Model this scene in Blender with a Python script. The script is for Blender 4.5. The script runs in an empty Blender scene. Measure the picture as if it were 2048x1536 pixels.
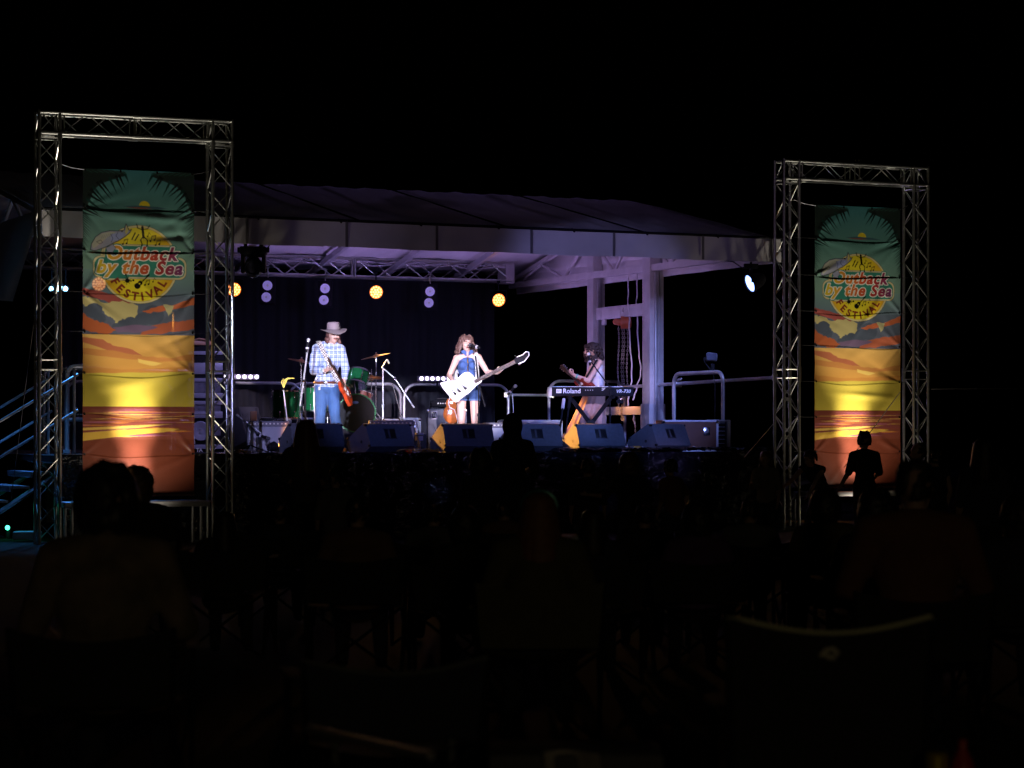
import bpy, bmesh, math, random
import numpy as np
from mathutils import Vector, Matrix, Euler
random.seed(7); np.random.seed(7)
PI = math.pi
scene = bpy.context.scene
COL = scene.collection
V = Vector

# ------------------------------------------------------------------ camera, world, light
CAMZ, FPX, HZ = 1.42, 4700.0, 858.0          # eye height, focal length in photo pixels, horizon row
cd = bpy.data.cameras.new('camera'); cam = bpy.data.objects.new('camera', cd); COL.objects.link(cam)
cam.location = (0, 0, CAMZ); cam.rotation_euler = (PI/2, 0, 0)
cd.sensor_width = 36; cd.lens = FPX/2048*36; cd.shift_y = (HZ-768)/2048
cd.clip_start = .1; cd.clip_end = 2000
cd.dof.use_dof = True; cd.dof.focus_distance = 31.5; cd.dof.aperture_fstop = 3.5
scene.camera = cam
w = bpy.data.worlds.new('World'); scene.world = w; w.use_nodes = True
wn = w.node_tree.nodes; bg = wn['Background']
sky = wn.new('ShaderNodeTexSky'); sky.sky_type = 'NISHITA'; sky.sun_disc = False
sky.sun_elevation = math.radians(-3.5); sky.sun_rotation = math.radians(200)
w.node_tree.links.new(sky.outputs[0], bg.inputs[0]); bg.inputs[1].default_value = 0.0025
scene.view_settings.view_transform = 'Standard'; scene.view_settings.look = 'None'
scene.view_settings.exposure = 0; scene.view_settings.gamma = 1
scene.render.engine = 'CYCLES'

# stage frame: origin at the front edge of the deck, s along the front, d back into the stage
TH = math.radians(25.2); T = V((math.cos(TH), math.sin(TH), 0)); N = V((-math.sin(TH), math.cos(TH), 0))
A0 = V((-3.536, 30.0, 0)); DK = 1.09          # deck height
def SL(s, d, z=0.): return A0 + T*s + N*d + V((0, 0, z))
def sof(px, d):
    k = (px-1024)/FPX
    return (k*(A0.y+N.y*d) - A0.x - N.x*d)/(T.x - k*T.y)
def P(px, d, py=None, z=None):                # measured column + distance behind the stage front -> point
    p = SL(sof(px, d), d)
    p.z = CAMZ + (HZ-py)*p.y/FPX if py is not None else (DK if z is None else z)
    return p
def Q(px, Y, py=None, z=0.):                  # the same with a plain distance from the camera
    return V(((px-1024)/FPX*Y, Y, CAMZ + (HZ-py)*Y/FPX if py is not None else z))

def spot(name, loc, target, energy, color, size_deg, blend=.5, r=.05):
    l = bpy.data.lights.new(name, 'SPOT'); l.energy = energy; l.color = color
    l.spot_size = math.radians(size_deg); l.spot_blend = blend; l.shadow_soft_size = r
    o = bpy.data.objects.new(name, l); COL.objects.link(o); o.location = loc
    o.rotation_euler = (V(target)-V(loc)).to_track_quat('-Z', 'Y').to_euler(); return o
def point(name, loc, energy, color, r=.05):
    l = bpy.data.lights.new(name, 'POINT'); l.energy = energy; l.color = color; l.shadow_soft_size = r
    o = bpy.data.objects.new(name, l); COL.objects.link(o); o.location = loc; return o
WHITE = (.86, .84, 1.0); PURP = (.44, .34, 1.0); BLUE = (.32, .50, 1.0); AMB = (1.0, .42, .08)
FOH1 = V((-4.5, 9, 5.6)); FOH2 = V((5.5, 10, 5.6))          # front-of-house lighting towers, above the frame
# performers: narrow white follow spots
spot('follow_spot', FOH1, P(655, 1.6, 735), 40000, (.70, .72, 1), 4.4, .5, .10)
spot('follow_spot', FOH2, P(655, 1.6, 735), 21000, (.98, .80, 1), 4.4, .5, .10)
spot('follow_spot', FOH1, P(945, 1.3, 740), 38000, (.76, .74, 1), 4.4, .5, .10)
spot('follow_spot', FOH2, P(940, 1.3, 740), 38000, (.94, .78, 1), 4.4, .5, .10)
spot('follow_spot', FOH1, P(1180, 2.9, 745), 18000, (.92, .66, 1.0), 3.6, .6, .12)
# blue violet washes kept below the valance
for px, py, e, c in ((560, 856, 9500, (.46, .44, 1)), (770, 815, 4600, (.16, .24, 1)), (960, 820, 2600, (.18, .24, 1)), (1090, 812, 10500, (.20, .32, 1)), (1210, 812, 10500, (.18, .30, 1)), (1340, 800, 9500, (.22, .30, 1))):
    spot('wash_light', FOH2 if px > 1000 else FOH1, P(px, 1.0, py), e, c, 2.8 if px < 600 else 5.0, .7, .12)
spot('wash_light', FOH1, P(1310, 3.5, 640), 5200, (.38, .36, 1), 6.0, .6, .12)
spot('wash_light', FOH1, P(690, 0, 470), 420, (.46, .34, 1.0), 4.5, 1., .12)
spot('wash_light', FOH2, P(1440, 0, 490), 500, (.50, .38, 1.0), 4.0, 1., .12)
spot('wash_light', FOH2, P(1000, 1, 450), 380, (.58, .40, .90), 24, 1., .12)
spot('roof_wash', P(600, .6, 500), P(412, 3.2, 800), 170, (.46, .42, 1.0), 42, .8, .1)
spot('edge_glint_spot', FOH2, P(1340, 0, 918), 9500, (.42, .36, 1), 2.5, 1., .05)  # added spots that draw glints on the plastic edge
spot('edge_glint_spot', FOH1, P(880, 0, 985), 4500, (.3, .45, 1), .9, 1., .05); spot('edge_glint_spot', FOH1, P(1207, 0, 1005), 6000, (.3, .34, 1), 1.1, 1., .05)
# violet wash hung inside the left front corner of the roof, lighting masts, gable and ceiling
spot('roof_wash', P(500, .5, 560), P(1290, 4.3, 620), 330, (.72, .46, 1.0), 44, .8, .1)
# ------------------------------------------------------------------ materials
MATS = {}
def lin(h):
    if isinstance(h, str):
        h = h.lstrip('#'); c = [int(h[i:i+2], 16)/255 for i in (0, 2, 4)]
        return tuple(x/12.92 if x <= .04045 else ((x+.055)/1.055)**2.4 for x in c)
    return tuple(h)
def mat(name, col, rough=.6, metal=0., var=.15, scale=6., bump=.0, bscale=60., spec=.5, trans=0., emit=None, es=0., bdist=.01):
    if name in MATS: return MATS[name]
    m = bpy.data.materials.new(name); m.use_nodes = True; nt = m.node_tree; n = nt.nodes; L = nt.links.new
    b = n['Principled BSDF']; col = lin(col)
    tc = n.new('ShaderNodeTexCoord')
    nz = n.new('ShaderNodeTexNoise'); nz.inputs['Scale'].default_value = scale; nz.inputs['Detail'].default_value = 5
    L(tc.outputs['Object'], nz.inputs['Vector'])
    mx = n.new('ShaderNodeMix'); mx.data_type = 'RGBA'
    mx.inputs['A'].default_value = (*[c*(1-var) for c in col], 1); mx.inputs['B'].default_value = (*[min(1, c*(1+var)) for c in col], 1)
    L(nz.outputs['Fac'], mx.inputs['Factor']); L(mx.outputs['Result'], b.inputs['Base Color'])
    b.inputs['Roughness'].default_value = rough; b.inputs['Metallic'].default_value = metal
    b.inputs['Specular IOR Level'].default_value = spec
    if bump:
        n2 = n.new('ShaderNodeTexNoise'); n2.inputs['Scale'].default_value = bscale; n2.inputs['Detail'].default_value = 4
        L(tc.outputs['Object'], n2.inputs['Vector'])
        bp = n.new('ShaderNodeBump'); bp.inputs['Strength'].default_value = bump; bp.inputs['Distance'].default_value = bdist
        L(n2.outputs['Fac'], bp.inputs['Height']); L(bp.outputs['Normal'], b.inputs['Normal'])
    if emit is not None:
        b.inputs['Emission Color'].default_value = (*emit, 1); b.inputs['Emission Strength'].default_value = es
    if trans:
        tr = n.new('ShaderNodeBsdfTranslucent'); ms = n.new('ShaderNodeMixShader'); ms.inputs[0].default_value = trans
        L(mx.outputs['Result'], tr.inputs['Color']); out = n['Material Output']
        L(b.outputs[0], ms.inputs[1]); L(tr.outputs[0], ms.inputs[2]); L(ms.outputs[0], out.inputs['Surface'])
    MATS[name] = m; return m
M_ALU = mat('aluminium_truss', (.50, .51, .49), .36, 1., .1, 20, .05, 90)
M_GALV = mat('galvanised_tube', (.5, .5, .53), .42, .6, .15, 15, .08, 70)
M_STEEL = mat('painted_steel', (.50, .48, .50), .55, .1, .3, 5, .15, 25)
M_PVC = mat('white_tarpaulin', (.62, .6, .62), .5, 0, .28, 1.6, .2, 7, trans=.04)
M_BLACK = mat('black_paint', (.011, .011, .014), .75, 0, .3, 12, .05, 100, spec=.12)
M_BLACKCAB = mat('black_carpet_cabinet', (.10, .11, .135), .75, 0, .25, 25, .25, 220)
M_GRILL = mat('dark_grille', (.05, .05, .06), .6, .2, .3, 300, .2, 400)
M_CURT = mat('black_curtain', (.009, .009, .016), .85, 0, .3, 2.5, .3, 4)
M_CHROME = mat('chrome', (.75, .75, .78), .18, 1., .05)
M_RUB = mat('rubber', (.015, .015, .016), .7, 0, .2)
M_DECK = mat('stage_plywood_black', (.035, .035, .04), .6, 0, .3, 8, .1, 30)
M_PLAS = mat('black_plastic_sheet', (.005, .005, .008), .17, 0, .3, 6, 1., 9, spec=.8, bdist=.05)
M_GROUND = mat('trodden_dirt', (.02, .017, .013), .95, 0, .5, .8, .5, 9)
M_SILVER = mat('silver_grille_cloth', (.42, .42, .47), .8, 0, .18, 180, .2, 260)
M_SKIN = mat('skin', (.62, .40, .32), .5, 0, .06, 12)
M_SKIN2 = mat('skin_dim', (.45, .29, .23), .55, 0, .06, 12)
M_ORANGE = mat('orange_varnish', (.55, .14, .03), .2, 0, .25, 5)
M_RED = mat('red_sunburst_varnish', (.5, .06, .015), .15, 0, .3, 4)
M_WHITE = mat('white_lacquer', (.8, .8, .78), .25, 0, .03)
M_IVORY = mat('cream_plastic', (.7, .66, .55), .4, 0, .05)
M_GREEN = mat('green_sparkle_shell', (.012, .16, .05), .22, .2, .5, 160)
M_DRUMHEAD = mat('black_drum_head', (.012, .012, .016), .12, 0, .2, spec=.6)
M_HEADW = mat('coated_drum_head', (.6, .6, .6), .6, 0, .05)
M_BRASS = mat('bronze_cymbal', (.6, .3, .1), .28, 1., .1, 40)
M_WOOD = mat('brown_plywood', (.20, .085, .05), .6, 0, .25, 7, .1, 40)
M_FRET = mat('rosewood', (.06, .028, .018), .45, 0, .3, 20)
M_ROPE = mat('white_rope', (.6, .58, .62), .8, 0, .1, 50)
M_CHAIN = mat('steel_chain', (.25, .22, .22), .5, .7, .2, 40)
M_HOIST = mat('orange_hoist_paint', (.45, .10, .04), .45, 0, .25, 10, .1, 40)

# ------------------------------------------------------------------ mesh builder
ROOTM = {}
class MB:
    def __init__(s): s.v = []; s.f = []
    def add(s, vs, fs, M=None):
        o = len(s.v)
        s.v += [tuple(M @ V(p)) if M is not None else tuple(p) for p in vs]
        s.f += [tuple(i+o for i in f) for f in fs]; return s
    def box(s, c, size, R=None, bev=0.):
        x, y, z = [a/2 for a in size]; M = Matrix.Translation(V(c))
        if R is not None: M = M @ R.to_4x4()
        if bev <= 0:
            vs = [(-x,-y,-z),(x,-y,-z),(x,y,-z),(-x,y,-z),(-x,-y,z),(x,-y,z),(x,y,z),(-x,y,z)]
            return s.add(vs, [(0,3,2,1),(4,5,6,7),(0,1,5,4),(1,2,6,5),(2,3,7,6),(3,0,4,7)], M)
        bm = bmesh.new(); bmesh.ops.create_cube(bm, size=1)
        for q in bm.verts: q.co = V((q.co.x*2*x, q.co.y*2*y, q.co.z*2*z))
        bmesh.ops.bevel(bm, geom=bm.edges[:], offset=min(bev, x*.9, y*.9, z*.9), segments=2, affect='EDGES', profile=.5)
        return s.bm(bm, M)
    def bm(s, bm, M=None):
        bm.verts.index_update(); vs = [q.co.copy() for q in bm.verts]; fs = [[q.index for q in f.verts] for f in bm.faces]
        bm.free(); return s.add(vs, fs, M)
    def cyl(s, a, b, r1, r2=None, n=10, caps=True):
        a, b = V(a), V(b); r2 = r1 if r2 is None else r2; d = b-a
        if d.length < 1e-6: return s
        R = d.to_track_quat('Z', 'Y').to_matrix(); vs = []
        for p, r in ((a, r1), (b, r2)):
            for i in range(n):
                t = 2*PI*i/n; vs.append(p + R @ V((math.cos(t)*r, math.sin(t)*r, 0)))
        fs = [(i, (i+1) % n, n+(i+1) % n, n+i) for i in range(n)]
        if caps: fs += [tuple(range(n-1, -1, -1)), tuple(range(n, 2*n))]
        return s.add(vs, fs)
    def tube(s, pts, r, n=8, rr=None):
        pts = [V(p) for p in pts]; m = len(pts); vs = []; up = None
        for i, p in enumerate(pts):
            d = (pts[min(i+1, m-1)]-pts[max(i-1, 0)]).normalized()
            if up is None: up = d.orthogonal().normalized()
            up = (up - d*up.dot(d)); up = up.normalized() if up.length > 1e-5 else d.orthogonal().normalized()
            sd = d.cross(up); R_ = rr[i] if rr else r
            for k in range(n):
                t = 2*PI*k/n; vs.append(p + up*math.cos(t)*R_ + sd*math.sin(t)*R_)
        fs = [(i*n+k, i*n+(k+1) % n, (i+1)*n+(k+1) % n, (i+1)*n+k) for i in range(m-1) for k in range(n)]
        fs += [tuple(range(n-1, -1, -1)), tuple(range((m-1)*n, m*n))]
        return s.add(vs, fs)
    def prism(s, poly, h, M=None):            # polygon in XY, extruded 0..h in Z
        n = len(poly); vs = [(x, y, 0) for x, y in poly]+[(x, y, h) for x, y in poly]
        fs = [tuple(range(n-1, -1, -1)), tuple(range(n, 2*n))]+[(i, (i+1) % n, n+(i+1) % n, n+i) for i in range(n)]
        return s.add(vs, fs, M)
    def lathe(s, prof, M=None, n=24):          # profile (r,z) round Z
        vs = []; m = len(prof)
        for r, z in prof:
            for k in range(n): t = 2*PI*k/n; vs.append((r*math.cos(t), r*math.sin(t), z))
        fs = [(i*n+k, i*n+(k+1) % n, (i+1)*n+(k+1) % n, (i+1)*n+k) for i in range(m-1) for k in range(n)]
        if prof[0][0] > 1e-4: fs.append(tuple(range(n-1, -1, -1)))
        if prof[-1][0] > 1e-4: fs.append(tuple(range((m-1)*n, m*n)))
        return s.add(vs, fs, M)
    def ell(s, c, r, R=None, n=12, m=8):
        M = Matrix.Translation(V(c))
        if R is not None: M = M @ R.to_4x4()
        if not hasattr(r, '__len__'): r = (r, r, r)
        vs = [(0, 0, -r[2])]
        for j in range(1, m):
            ph = -PI/2+PI*j/m
            for k in range(n): t = 2*PI*k/n; vs.append((r[0]*math.cos(t)*math.cos(ph), r[1]*math.sin(t)*math.cos(ph), r[2]*math.sin(ph)))
        vs.append((0, 0, r[2])); L = len(vs)-1
        fs = [(0, 1+(k+1) % n, 1+k) for k in range(n)]
        for j in range(m-2):
            for k in range(n): a = 1+j*n; fs.append((a+k, a+(k+1) % n, a+n+(k+1) % n, a+n+k))
        a = 1+(m-2)*n; fs += [(a+k, a+(k+1) % n, L) for k in range(n)]
        return s.add(vs, fs, M)
    def cap(s, a, r1, b, r2, n=12): s.ell(a, r1, n=n, m=8); s.ell(b, r2, n=n, m=8); return s.cyl(a, b, r1, r2, n)
    def grid(s, fn, nu, nv):
        vs = [fn(i/nu, j/nv) for j in range(nv+1) for i in range(nu+1)]
        fs = [(j*(nu+1)+i, j*(nu+1)+i+1, (j+1)*(nu+1)+i+1, (j+1)*(nu+1)+i) for j in range(nv) for i in range(nu)]
        return s.add(vs, fs)
    def mesh(s, name, world_root=None, ang=35):
        me = bpy.data.meshes.new(name); vs = s.v
        if world_root is not None:
            I = world_root.inverted(); vs = [tuple(I @ V(p)) for p in vs]
        me.from_pydata(vs, [], s.f); me.validate(); me.update()
        me.shade_smooth(); me.set_sharp_from_angle(angle=math.radians(ang)); return me
    def build(s, name, m, parent=None, world=True, ang=35):
        R = ROOTM.get(parent.name) if (parent is not None and world) else None
        me = s.mesh(name, R, ang); me.materials.append(m)
        o = bpy.data.objects.new(name, me); COL.objects.link(o)
        if parent is not None:
            o.parent = parent; ROOTM[o.name] = ROOTM[parent.name]
        return o
    def blob(s, name, m, parent, voxel=.012, smooth=4, world=True):   # fuse everything into one smooth skin
        me = bpy.data.meshes.new('tmp'); me.from_pydata(s.v, [], s.f); me.update()
        o = bpy.data.objects.new('tmp', me); COL.objects.link(o)
        r = o.modifiers.new('r', 'REMESH'); r.mode = 'VOXEL'; r.voxel_size = voxel
        if smooth: q = o.modifiers.new('s', 'SMOOTH'); q.factor = .5; q.iterations = smooth
        dg = bpy.context.evaluated_depsgraph_get(); dg.update()
        me2 = bpy.data.meshes.new_from_object(o.evaluated_get(dg)); bpy.data.objects.remove(o); bpy.data.meshes.remove(me)
        if world and ROOTM.get(parent.name) is not None: me2.transform(ROOTM[parent.name].inverted())
        me2.name = name; me2.materials.clear(); me2.materials.append(m); me2.shade_smooth()
        n = bpy.data.objects.new(name, me2); COL.objects.link(n); n.parent = parent; ROOTM[n.name] = ROOTM[parent.name]
        return n
def thing(name, label, cat, loc=(0, 0, 0), rz=0., group=None, kind=None):
    o = bpy.data.objects.new(name, None); COL.objects.link(o); o.empty_display_size = .1
    o.location = loc; o.rotation_euler = (0, 0, rz); o['label'] = label; o['category'] = cat
    if group: o['group'] = group
    if kind: o['kind'] = kind
    ROOTM[o.name] = Matrix.Translation(V(loc)) @ Matrix.Rotation(rz, 4, 'Z'); return o
def solo(o, label, cat, group=None):
    o['label'] = label; o['category'] = cat
    if group: o['group'] = group
    return o
def dup(root, loc, rz, label):
    r = root.copy(); COL.objects.link(r); r.location = loc; r.rotation_euler = (0, 0, rz); r['label'] = label
    for ch in list(root.children):
        c = ch.copy(); COL.objects.link(c); c.parent = r
        for g in list(ch.children):
            e = g.copy(); COL.objects.link(e); e.parent = c
    ROOTM[r.name] = Matrix.Translation(V(loc)) @ Matrix.Rotation(rz, 4, 'Z'); return r
def textmesh(body, size=1., shear=0., offset=0., extrude=0., space=1.):
    cu = bpy.data.curves.new('t', 'FONT'); cu.body = body; cu.size = size; cu.shear = shear; cu.offset = offset
    cu.extrude = extrude; cu.space_character = space; cu.align_x = 'CENTER'; cu.resolution_u = 4
    o = bpy.data.objects.new('t', cu); COL.objects.link(o)
    dg = bpy.context.evaluated_depsgraph_get(); dg.update()
    me = bpy.data.meshes.new_from_object(o.evaluated_get(dg)); bpy.data.objects.remove(o); return me

def truss(mb, a, b, up, w, h, cr=.025, br=.0095, bay=None, tri=False):   # box truss between the centre points a and b
    a, b = V(a), V(b); d = (b-a); L = d.length; d.normalize(); up = V(up); sd = d.cross(up).normalized(); up = sd.cross(d).normalized()
    cs = [sd*w/2+up*h/2, sd*w/2-up*h/2, -sd*w/2-up*h/2, -sd*w/2+up*h/2]
    for c in cs: mb.cyl(a+c, b+c, cr, n=10)
    nb = max(1, round(L/(bay or h*1.05))); st = L/nb
    for fi in range(4):
        c1, c2 = cs[fi], cs[(fi+1) % 4]
        for i in range(nb):
            p, q = a+d*st*i, a+d*st*(i+1)
            if (i+fi) % 2: mb.cyl(p+c1, q+c2, br, n=6)
            else: mb.cyl(p+c2, q+c1, br, n=6)
        for e in (a+d*.02, b-d*.02): mb.cyl(e+c1, e+c2, br*1.15, n=6)
    return mb
def hook_clamp(mb, p, up=.1): mb.cyl(p, p+V((0, 0, up)), .012, n=6); mb.cyl(p+V((-.03, 0, up)), p+V((.03, 0, up)), .02, n=8)
# ------------------------------------------------------------------ ground
def gz(u, v):
    x = -140+280*u; y = -20+260*v; return (x, y, .03*math.sin(x*.7)*math.sin(y*.5) if y > 3 else 0)
g = MB(); g.grid(gz, 140, 130); g = g.build('ground', M_GROUND); g['kind'] = 'structure'

# ------------------------------------------------------------------ stage
SA = math.radians(25.2); S0, S1, SD = -2.3, 8.05, 8.7
st = thing('stage', 'raised festival stage with black deck and plastic sheeted front', 'stage', A0, SA)
b = MB(); b.box(((S0+S1)/2, SD/2, DK-.04), (S1-S0, SD, .08)); b.build('deck', M_DECK, st, world=False)
def skirt(u, v):                              # crumpled black plastic sheet hung over the front edge
    s = S0+(S1-S0)*u; z = DK+.015-(DK)*v
    f = math.sin(s*9+2*math.sin(s*2.3))*.02+math.sin(s*23+v*6)*.008
    sag = .03*math.sin(v*22+s*3+2*math.sin(s*5))*(.4+.6*math.sin(s*1.7)**2)
    return (s, -.05-f*(.3+v)-.10*v-sag*.6, z)
b = MB(); b.grid(skirt, 420, 60); b.build('front_sheet', M_PLAS, st, world=False, ang=80)
def lip(u, v):                                # its upper edge lies crumpled along the deck
    s = S0+(S1-S0)*u; d = -.06+.42*v; k = 1 if s > 4.6 else .3
    z = DK+.008+k*(.045*abs(math.sin(s*7+3*math.sin(d*9)))+.018*abs(math.sin(s*17+d*20))+.012*abs(math.sin(s*41+d*31)))
    return (s, d, z)
b = MB(); b.grid(lip, 620, 16); b.build('edge_sheet', M_PLAS, st, world=False, ang=80)
b = MB()
for i in range(9): b.box((S0+.3+i*1.23, .6, DK/2-.05), (.1, .1, DK-.12)); b.box((S0+.3+i*1.23, 6.5, DK/2-.05), (.1, .1, DK-.12))
b.build('support_frame', M_GALV, st, world=False)

# ------------------------------------------------------------------ roof
RS0, RS1, ZE, ZR, DR = -2.5, 8.12, 4.12, 5.04, 4.3
rf = thing('stage_roof', 'pitched white tarpaulin roof with hanging valance over the stage', 'canopy', A0, SA)
def slope(front):
    def fn(u, v):
        s = RS0+(RS1-RS0)*u
        bay = (s-RS0)/(RS1-RS0)*5; fb = bay-math.floor(bay); sag = -.05*math.sin(PI*fb)**1.0*math.sin(PI*v)
        wr = .008*math.sin(s*9+v*7)+.006*math.sin(s*21-v*15)
        d = DR*v if front else SD+.1-(SD+.1-DR)*v
        return (s, d, ZE+(ZR-ZE)*v+sag+wr)
    return fn
b = MB(); b.grid(slope(True), 220, 40); b.build('front_slope', M_PVC, rf, world=False, ang=80)
b = MB(); b.grid(slope(False), 160, 30); b.build('rear_slope', M_PVC, rf, world=False, ang=80)
b = MB()
def val(u, v):
    s = RS0+(RS1-RS0)*u; kk = (math.sin(s*5.1+math.sin(s*1.9)*3)*.012+math.sin(s*13+v*4)*.006)
    drop = .345+.006*math.sin(s*3)
    return (s, -.03-kk*(.2+v)-.02*v, ZE+.01-drop*v)
b.grid(val, 400, 10); b.build('front_valance', M_PVC, rf, world=False, ang=80)
b = MB()
for k in range(1, 8):
    s = RS0+(RS1-RS0)*k/8+.05*math.sin(k*3); b.box((s, -.058, ZE-.165), (.035, .006, .33))
b.build('valance_strap', mat('grey_webbing', (.13, .12, .13), .8), rf, world=False)
b = MB(); b.tube([(RS0, -.05, ZE+.012), (RS1, -.05, ZE+.012)], .018, 8)
for k in range(10): b.tube([(RS0+.5+k*1.13, -.05, ZE+.03), (RS0+.5+k*1.13+.04, -.07, ZE-.02)], .012, 6)
b.build('eave_rope', M_BLACK, rf, world=False)
b = MB()
for s in (RS0+(RS1-RS0)*k/5 for k in range(1, 5)):
    pts = [V((s, DR*v, ZE+(ZR-ZE)*v+.012)) for v in [i/12 for i in range(13)]]; b.tube(pts, .012, 6)
b.build('panel_seam', M_BLACK, rf, world=False)
for s, nm in ((RS1, 'side_valance'), (RS0, 'side_curtain')):       # gable ends
    b = MB(); hh = .34 if s > 0 else 1.15
    def gv(u, v, s=s, hh=hh):
        d = (SD+.1)*u; return (s+.02*math.sin(d*6)*(.3+v)+(.35*v if s < 0 else 0)*-1, d, ZE+.01-hh*v*(1 if s > 0 else (1-.55*u)))
    b.grid(gv, 80, 8); b.build(nm, M_PVC, rf, world=False, ang=80)
b = MB(); b.prism([(0, ZE), (DR, ZR-.02), (SD+.1, ZE)], .02, Matrix(((0, 0, 1, RS1-.01), (1, 0, 0, 0), (0, 1, 0, 0), (0, 0, 0, 1))))
b.build('gable_wall', M_PVC, rf, world=False)
for s in (RS1-.14, RS0+.14):                                       # gable trusses of square tube
    b = MB(); z0 = 3.93
    b.box((s, SD/2, z0), (.09, SD, .10)); L1 = math.hypot(DR, ZR-ZE)
    for sg in (1, -1):
        c = (s, DR+sg*DR/2, (ZE+ZR)/2-.1); R = Matrix.Rotation(-sg*math.atan2(ZR-ZE, DR), 3, 'X'); b.box(c, (.07, L1, .07), R)
    nz_ = 9
    for i in range(nz_):
        d0 = .3+i*(SD-.6)/nz_; d1 = .3+(i+1)*(SD-.6)/nz_
        def zt(d): return (ZE+(ZR-ZE)*(1-abs(d-DR)/DR))-.12
        p, q = ((d0, z0), (d1, zt(d1))) if i % 2 else ((d0, zt(d0)), (d1, z0))
        b.cyl((s, p[0], p[1]), (s, q[0], q[1]), .03, n=6)
    b.build('gable_truss', M_STEEL, rf, world=False)
for k in range(1, 8):                                              # rafters under both slopes
    s = RS0+(RS1-RS0)*k/8; b = MB()
    for sg in (1, -1):
        c = (s, DR+sg*DR/2, (ZE+ZR)/2-.13); R = Matrix.Rotation(-sg*math.atan2(ZR-ZE, DR), 3, 'X'); b.box(c, (.07, L1*.98, .09), R)
    b.build('rafter', M_GALV, rf, world=False)
b = MB(); b.box(((RS0+RS1)/2, .12, 3.92), (RS1-RS0-.3, .1, .1)); b.build('front_beam', M_STEEL, rf, world=False)

# back lighting truss
bt = thing('lighting_truss', 'horizontal aluminium lighting truss across the back of the stage', 'truss', SL(0, 8.0, 0), SA)
b = MB(); truss(b, SL(RS0+.2, 8.0, 4.11), SL(sof(1016, 8.), 8.0, 4.11), (0, 0, 1), .3, .3, .026, .012, .42)
b.build('truss_span', M_ALU, bt)
b = MB(); e = SL(sof(1012, 8.), 8.0, 4.1); b.box(e, (.16, .34, .36), Matrix.Rotation(SA, 3, 'Z')); b.build('end_bracket', M_STEEL, bt)
b = MB(); e = SL(sof(702, 8.), 7.83, 4.1); b.cyl(e+V((0, 0, -.16)), e+V((0, 0, .16)), .022); b.cyl(e+V((-.05, 0, -.16)), e+V((-.05, 0, .16)), .022)
b.build('junction_post', M_ALU, bt)
b = MB()                                                            # cables clipped along the truss
for q in range(3):
    pts = []; s = RS0+.5; ph = q*2.
    while s < sof(1005, 8.): pts.append(SL(s, 7.86, 4.27-.03*q-.05*abs(math.sin(s*1.9+ph))-.02*math.sin(s*7+ph))); s += .12
    b.tube(pts, .009, 5)
b.build('cable', M_ROPE, bt)

# backdrop
bd = thing('backdrop_curtain', 'black cloth backdrop hung behind the band', 'curtain', SL(0, 8.35, DK), SA)
s0_, s1_ = sof(118, 8.35), sof(990, 8.35)
def cur(u, v):
    s = s0_+(s1_-s0_)*u; f = .05*math.sin(s*6+1.6*math.sin(s*1.1))+.02*math.sin(s*15+v*3)+.02*math.sin(s*31)
    return (s, f*(.4+.6*v)+.05*math.sin(v*3+s*2)*v, (3.97-DK)*(1-v))
b = MB(); b.grid(cur, 420, 30); b.build('cloth', M_CURT, bd, world=False, ang=80)

# ------------------------------------------------------------------ lifting masts at the right end, a post at the left
Rz = Matrix.Rotation(SA, 3, 'Z')
def mast(px, d, w_, label, lower=True):
    base = P(px, d, z=0); m = thing('mast', label, 'mast', base, SA)
    b = MB(); H = 4.35
    b.box((0, 0, H/2), (w_, w_, H), bev=.012); b.build('column', M_STEEL, m, world=False)
    b = MB(); b.box((w_*.2, -w_/2-.008, H/2+.4), (.012, .016, H-1.2)); b.box((-w_*.1, -w_/2-.02, H/2), (.05, .04, H-1.), bev=.004); b.build('guide_rail', M_GALV, m, world=False)
    b = MB()
    b.box((0, 0, DK+.36), (w_+.04, w_+.04, .72), bev=.01)
    b.build('base_sleeve', M_STEEL, m, world=False); b = MB(); b.box((0, 0, .03), (w_+.25, w_+.25, .06))
    for sx in (-1, 1):
        for sy in (-1, 1): b.cyl((sx*.17, sy*.17, .05), (sx*.17, sy*.17, .1), .02, n=6)
    b.build('base_plate', M_STEEL, m, world=False); return m
mast(1306, 3.6, .25, 'thick pale steel mast, the right of the two beside the keyboard')
mast(1192, 5.6, .22, 'pale steel mast standing right behind the keyboard player')
pm = thing('post', 'slim pale roof post seen through the left banner', 'post', P(352, 5.6, z=DK), SA)
b = MB(); b.box((0, 0, 1.5), (.09, .09, 3.0), bev=.006); b.build('column', M_STEEL, pm, world=False)
b = MB(); b.box((0, 0, .01), (.25, .25, .02)); b.build('base_plate', M_STEEL, pm, world=False)
a_, b_ = P(1306, 3.6, z=0), P(1192, 5.6, z=0)
def crossbeam(z, h, m_, label):
    c = thing('cross_beam', label, 'beam', (a_+b_)/2+V((0, 0, z)), 0)
    d = (b_-a_); R = d.to_track_quat('Y', 'Z').to_matrix(); q = MB(); q.box((a_+b_)/2+V((0, 0, z)), (.12, d.length-.20, h), R, bev=.008)
    q.build('beam', m_, c); q = MB()
    for f in (.12, .5, .85):
        p = a_.lerp(b_, f)+V((0, 0, z)); q.box(p+V((0, 0, -h/2-.045)), (.03, .11, .1), R); q.box(p, (.135, .025, h*.98), R)
    q.build('lug', M_STEEL, c); return c
crossbeam(3.30, .19, M_STEEL, 'upper cross beam between the masts with the hoist hung under it')
crossbeam(1.71, .13, mat('pale_steel', (.6, .56, .5), .5), 'lower cross beam between the masts, lit orange from below')
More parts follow.
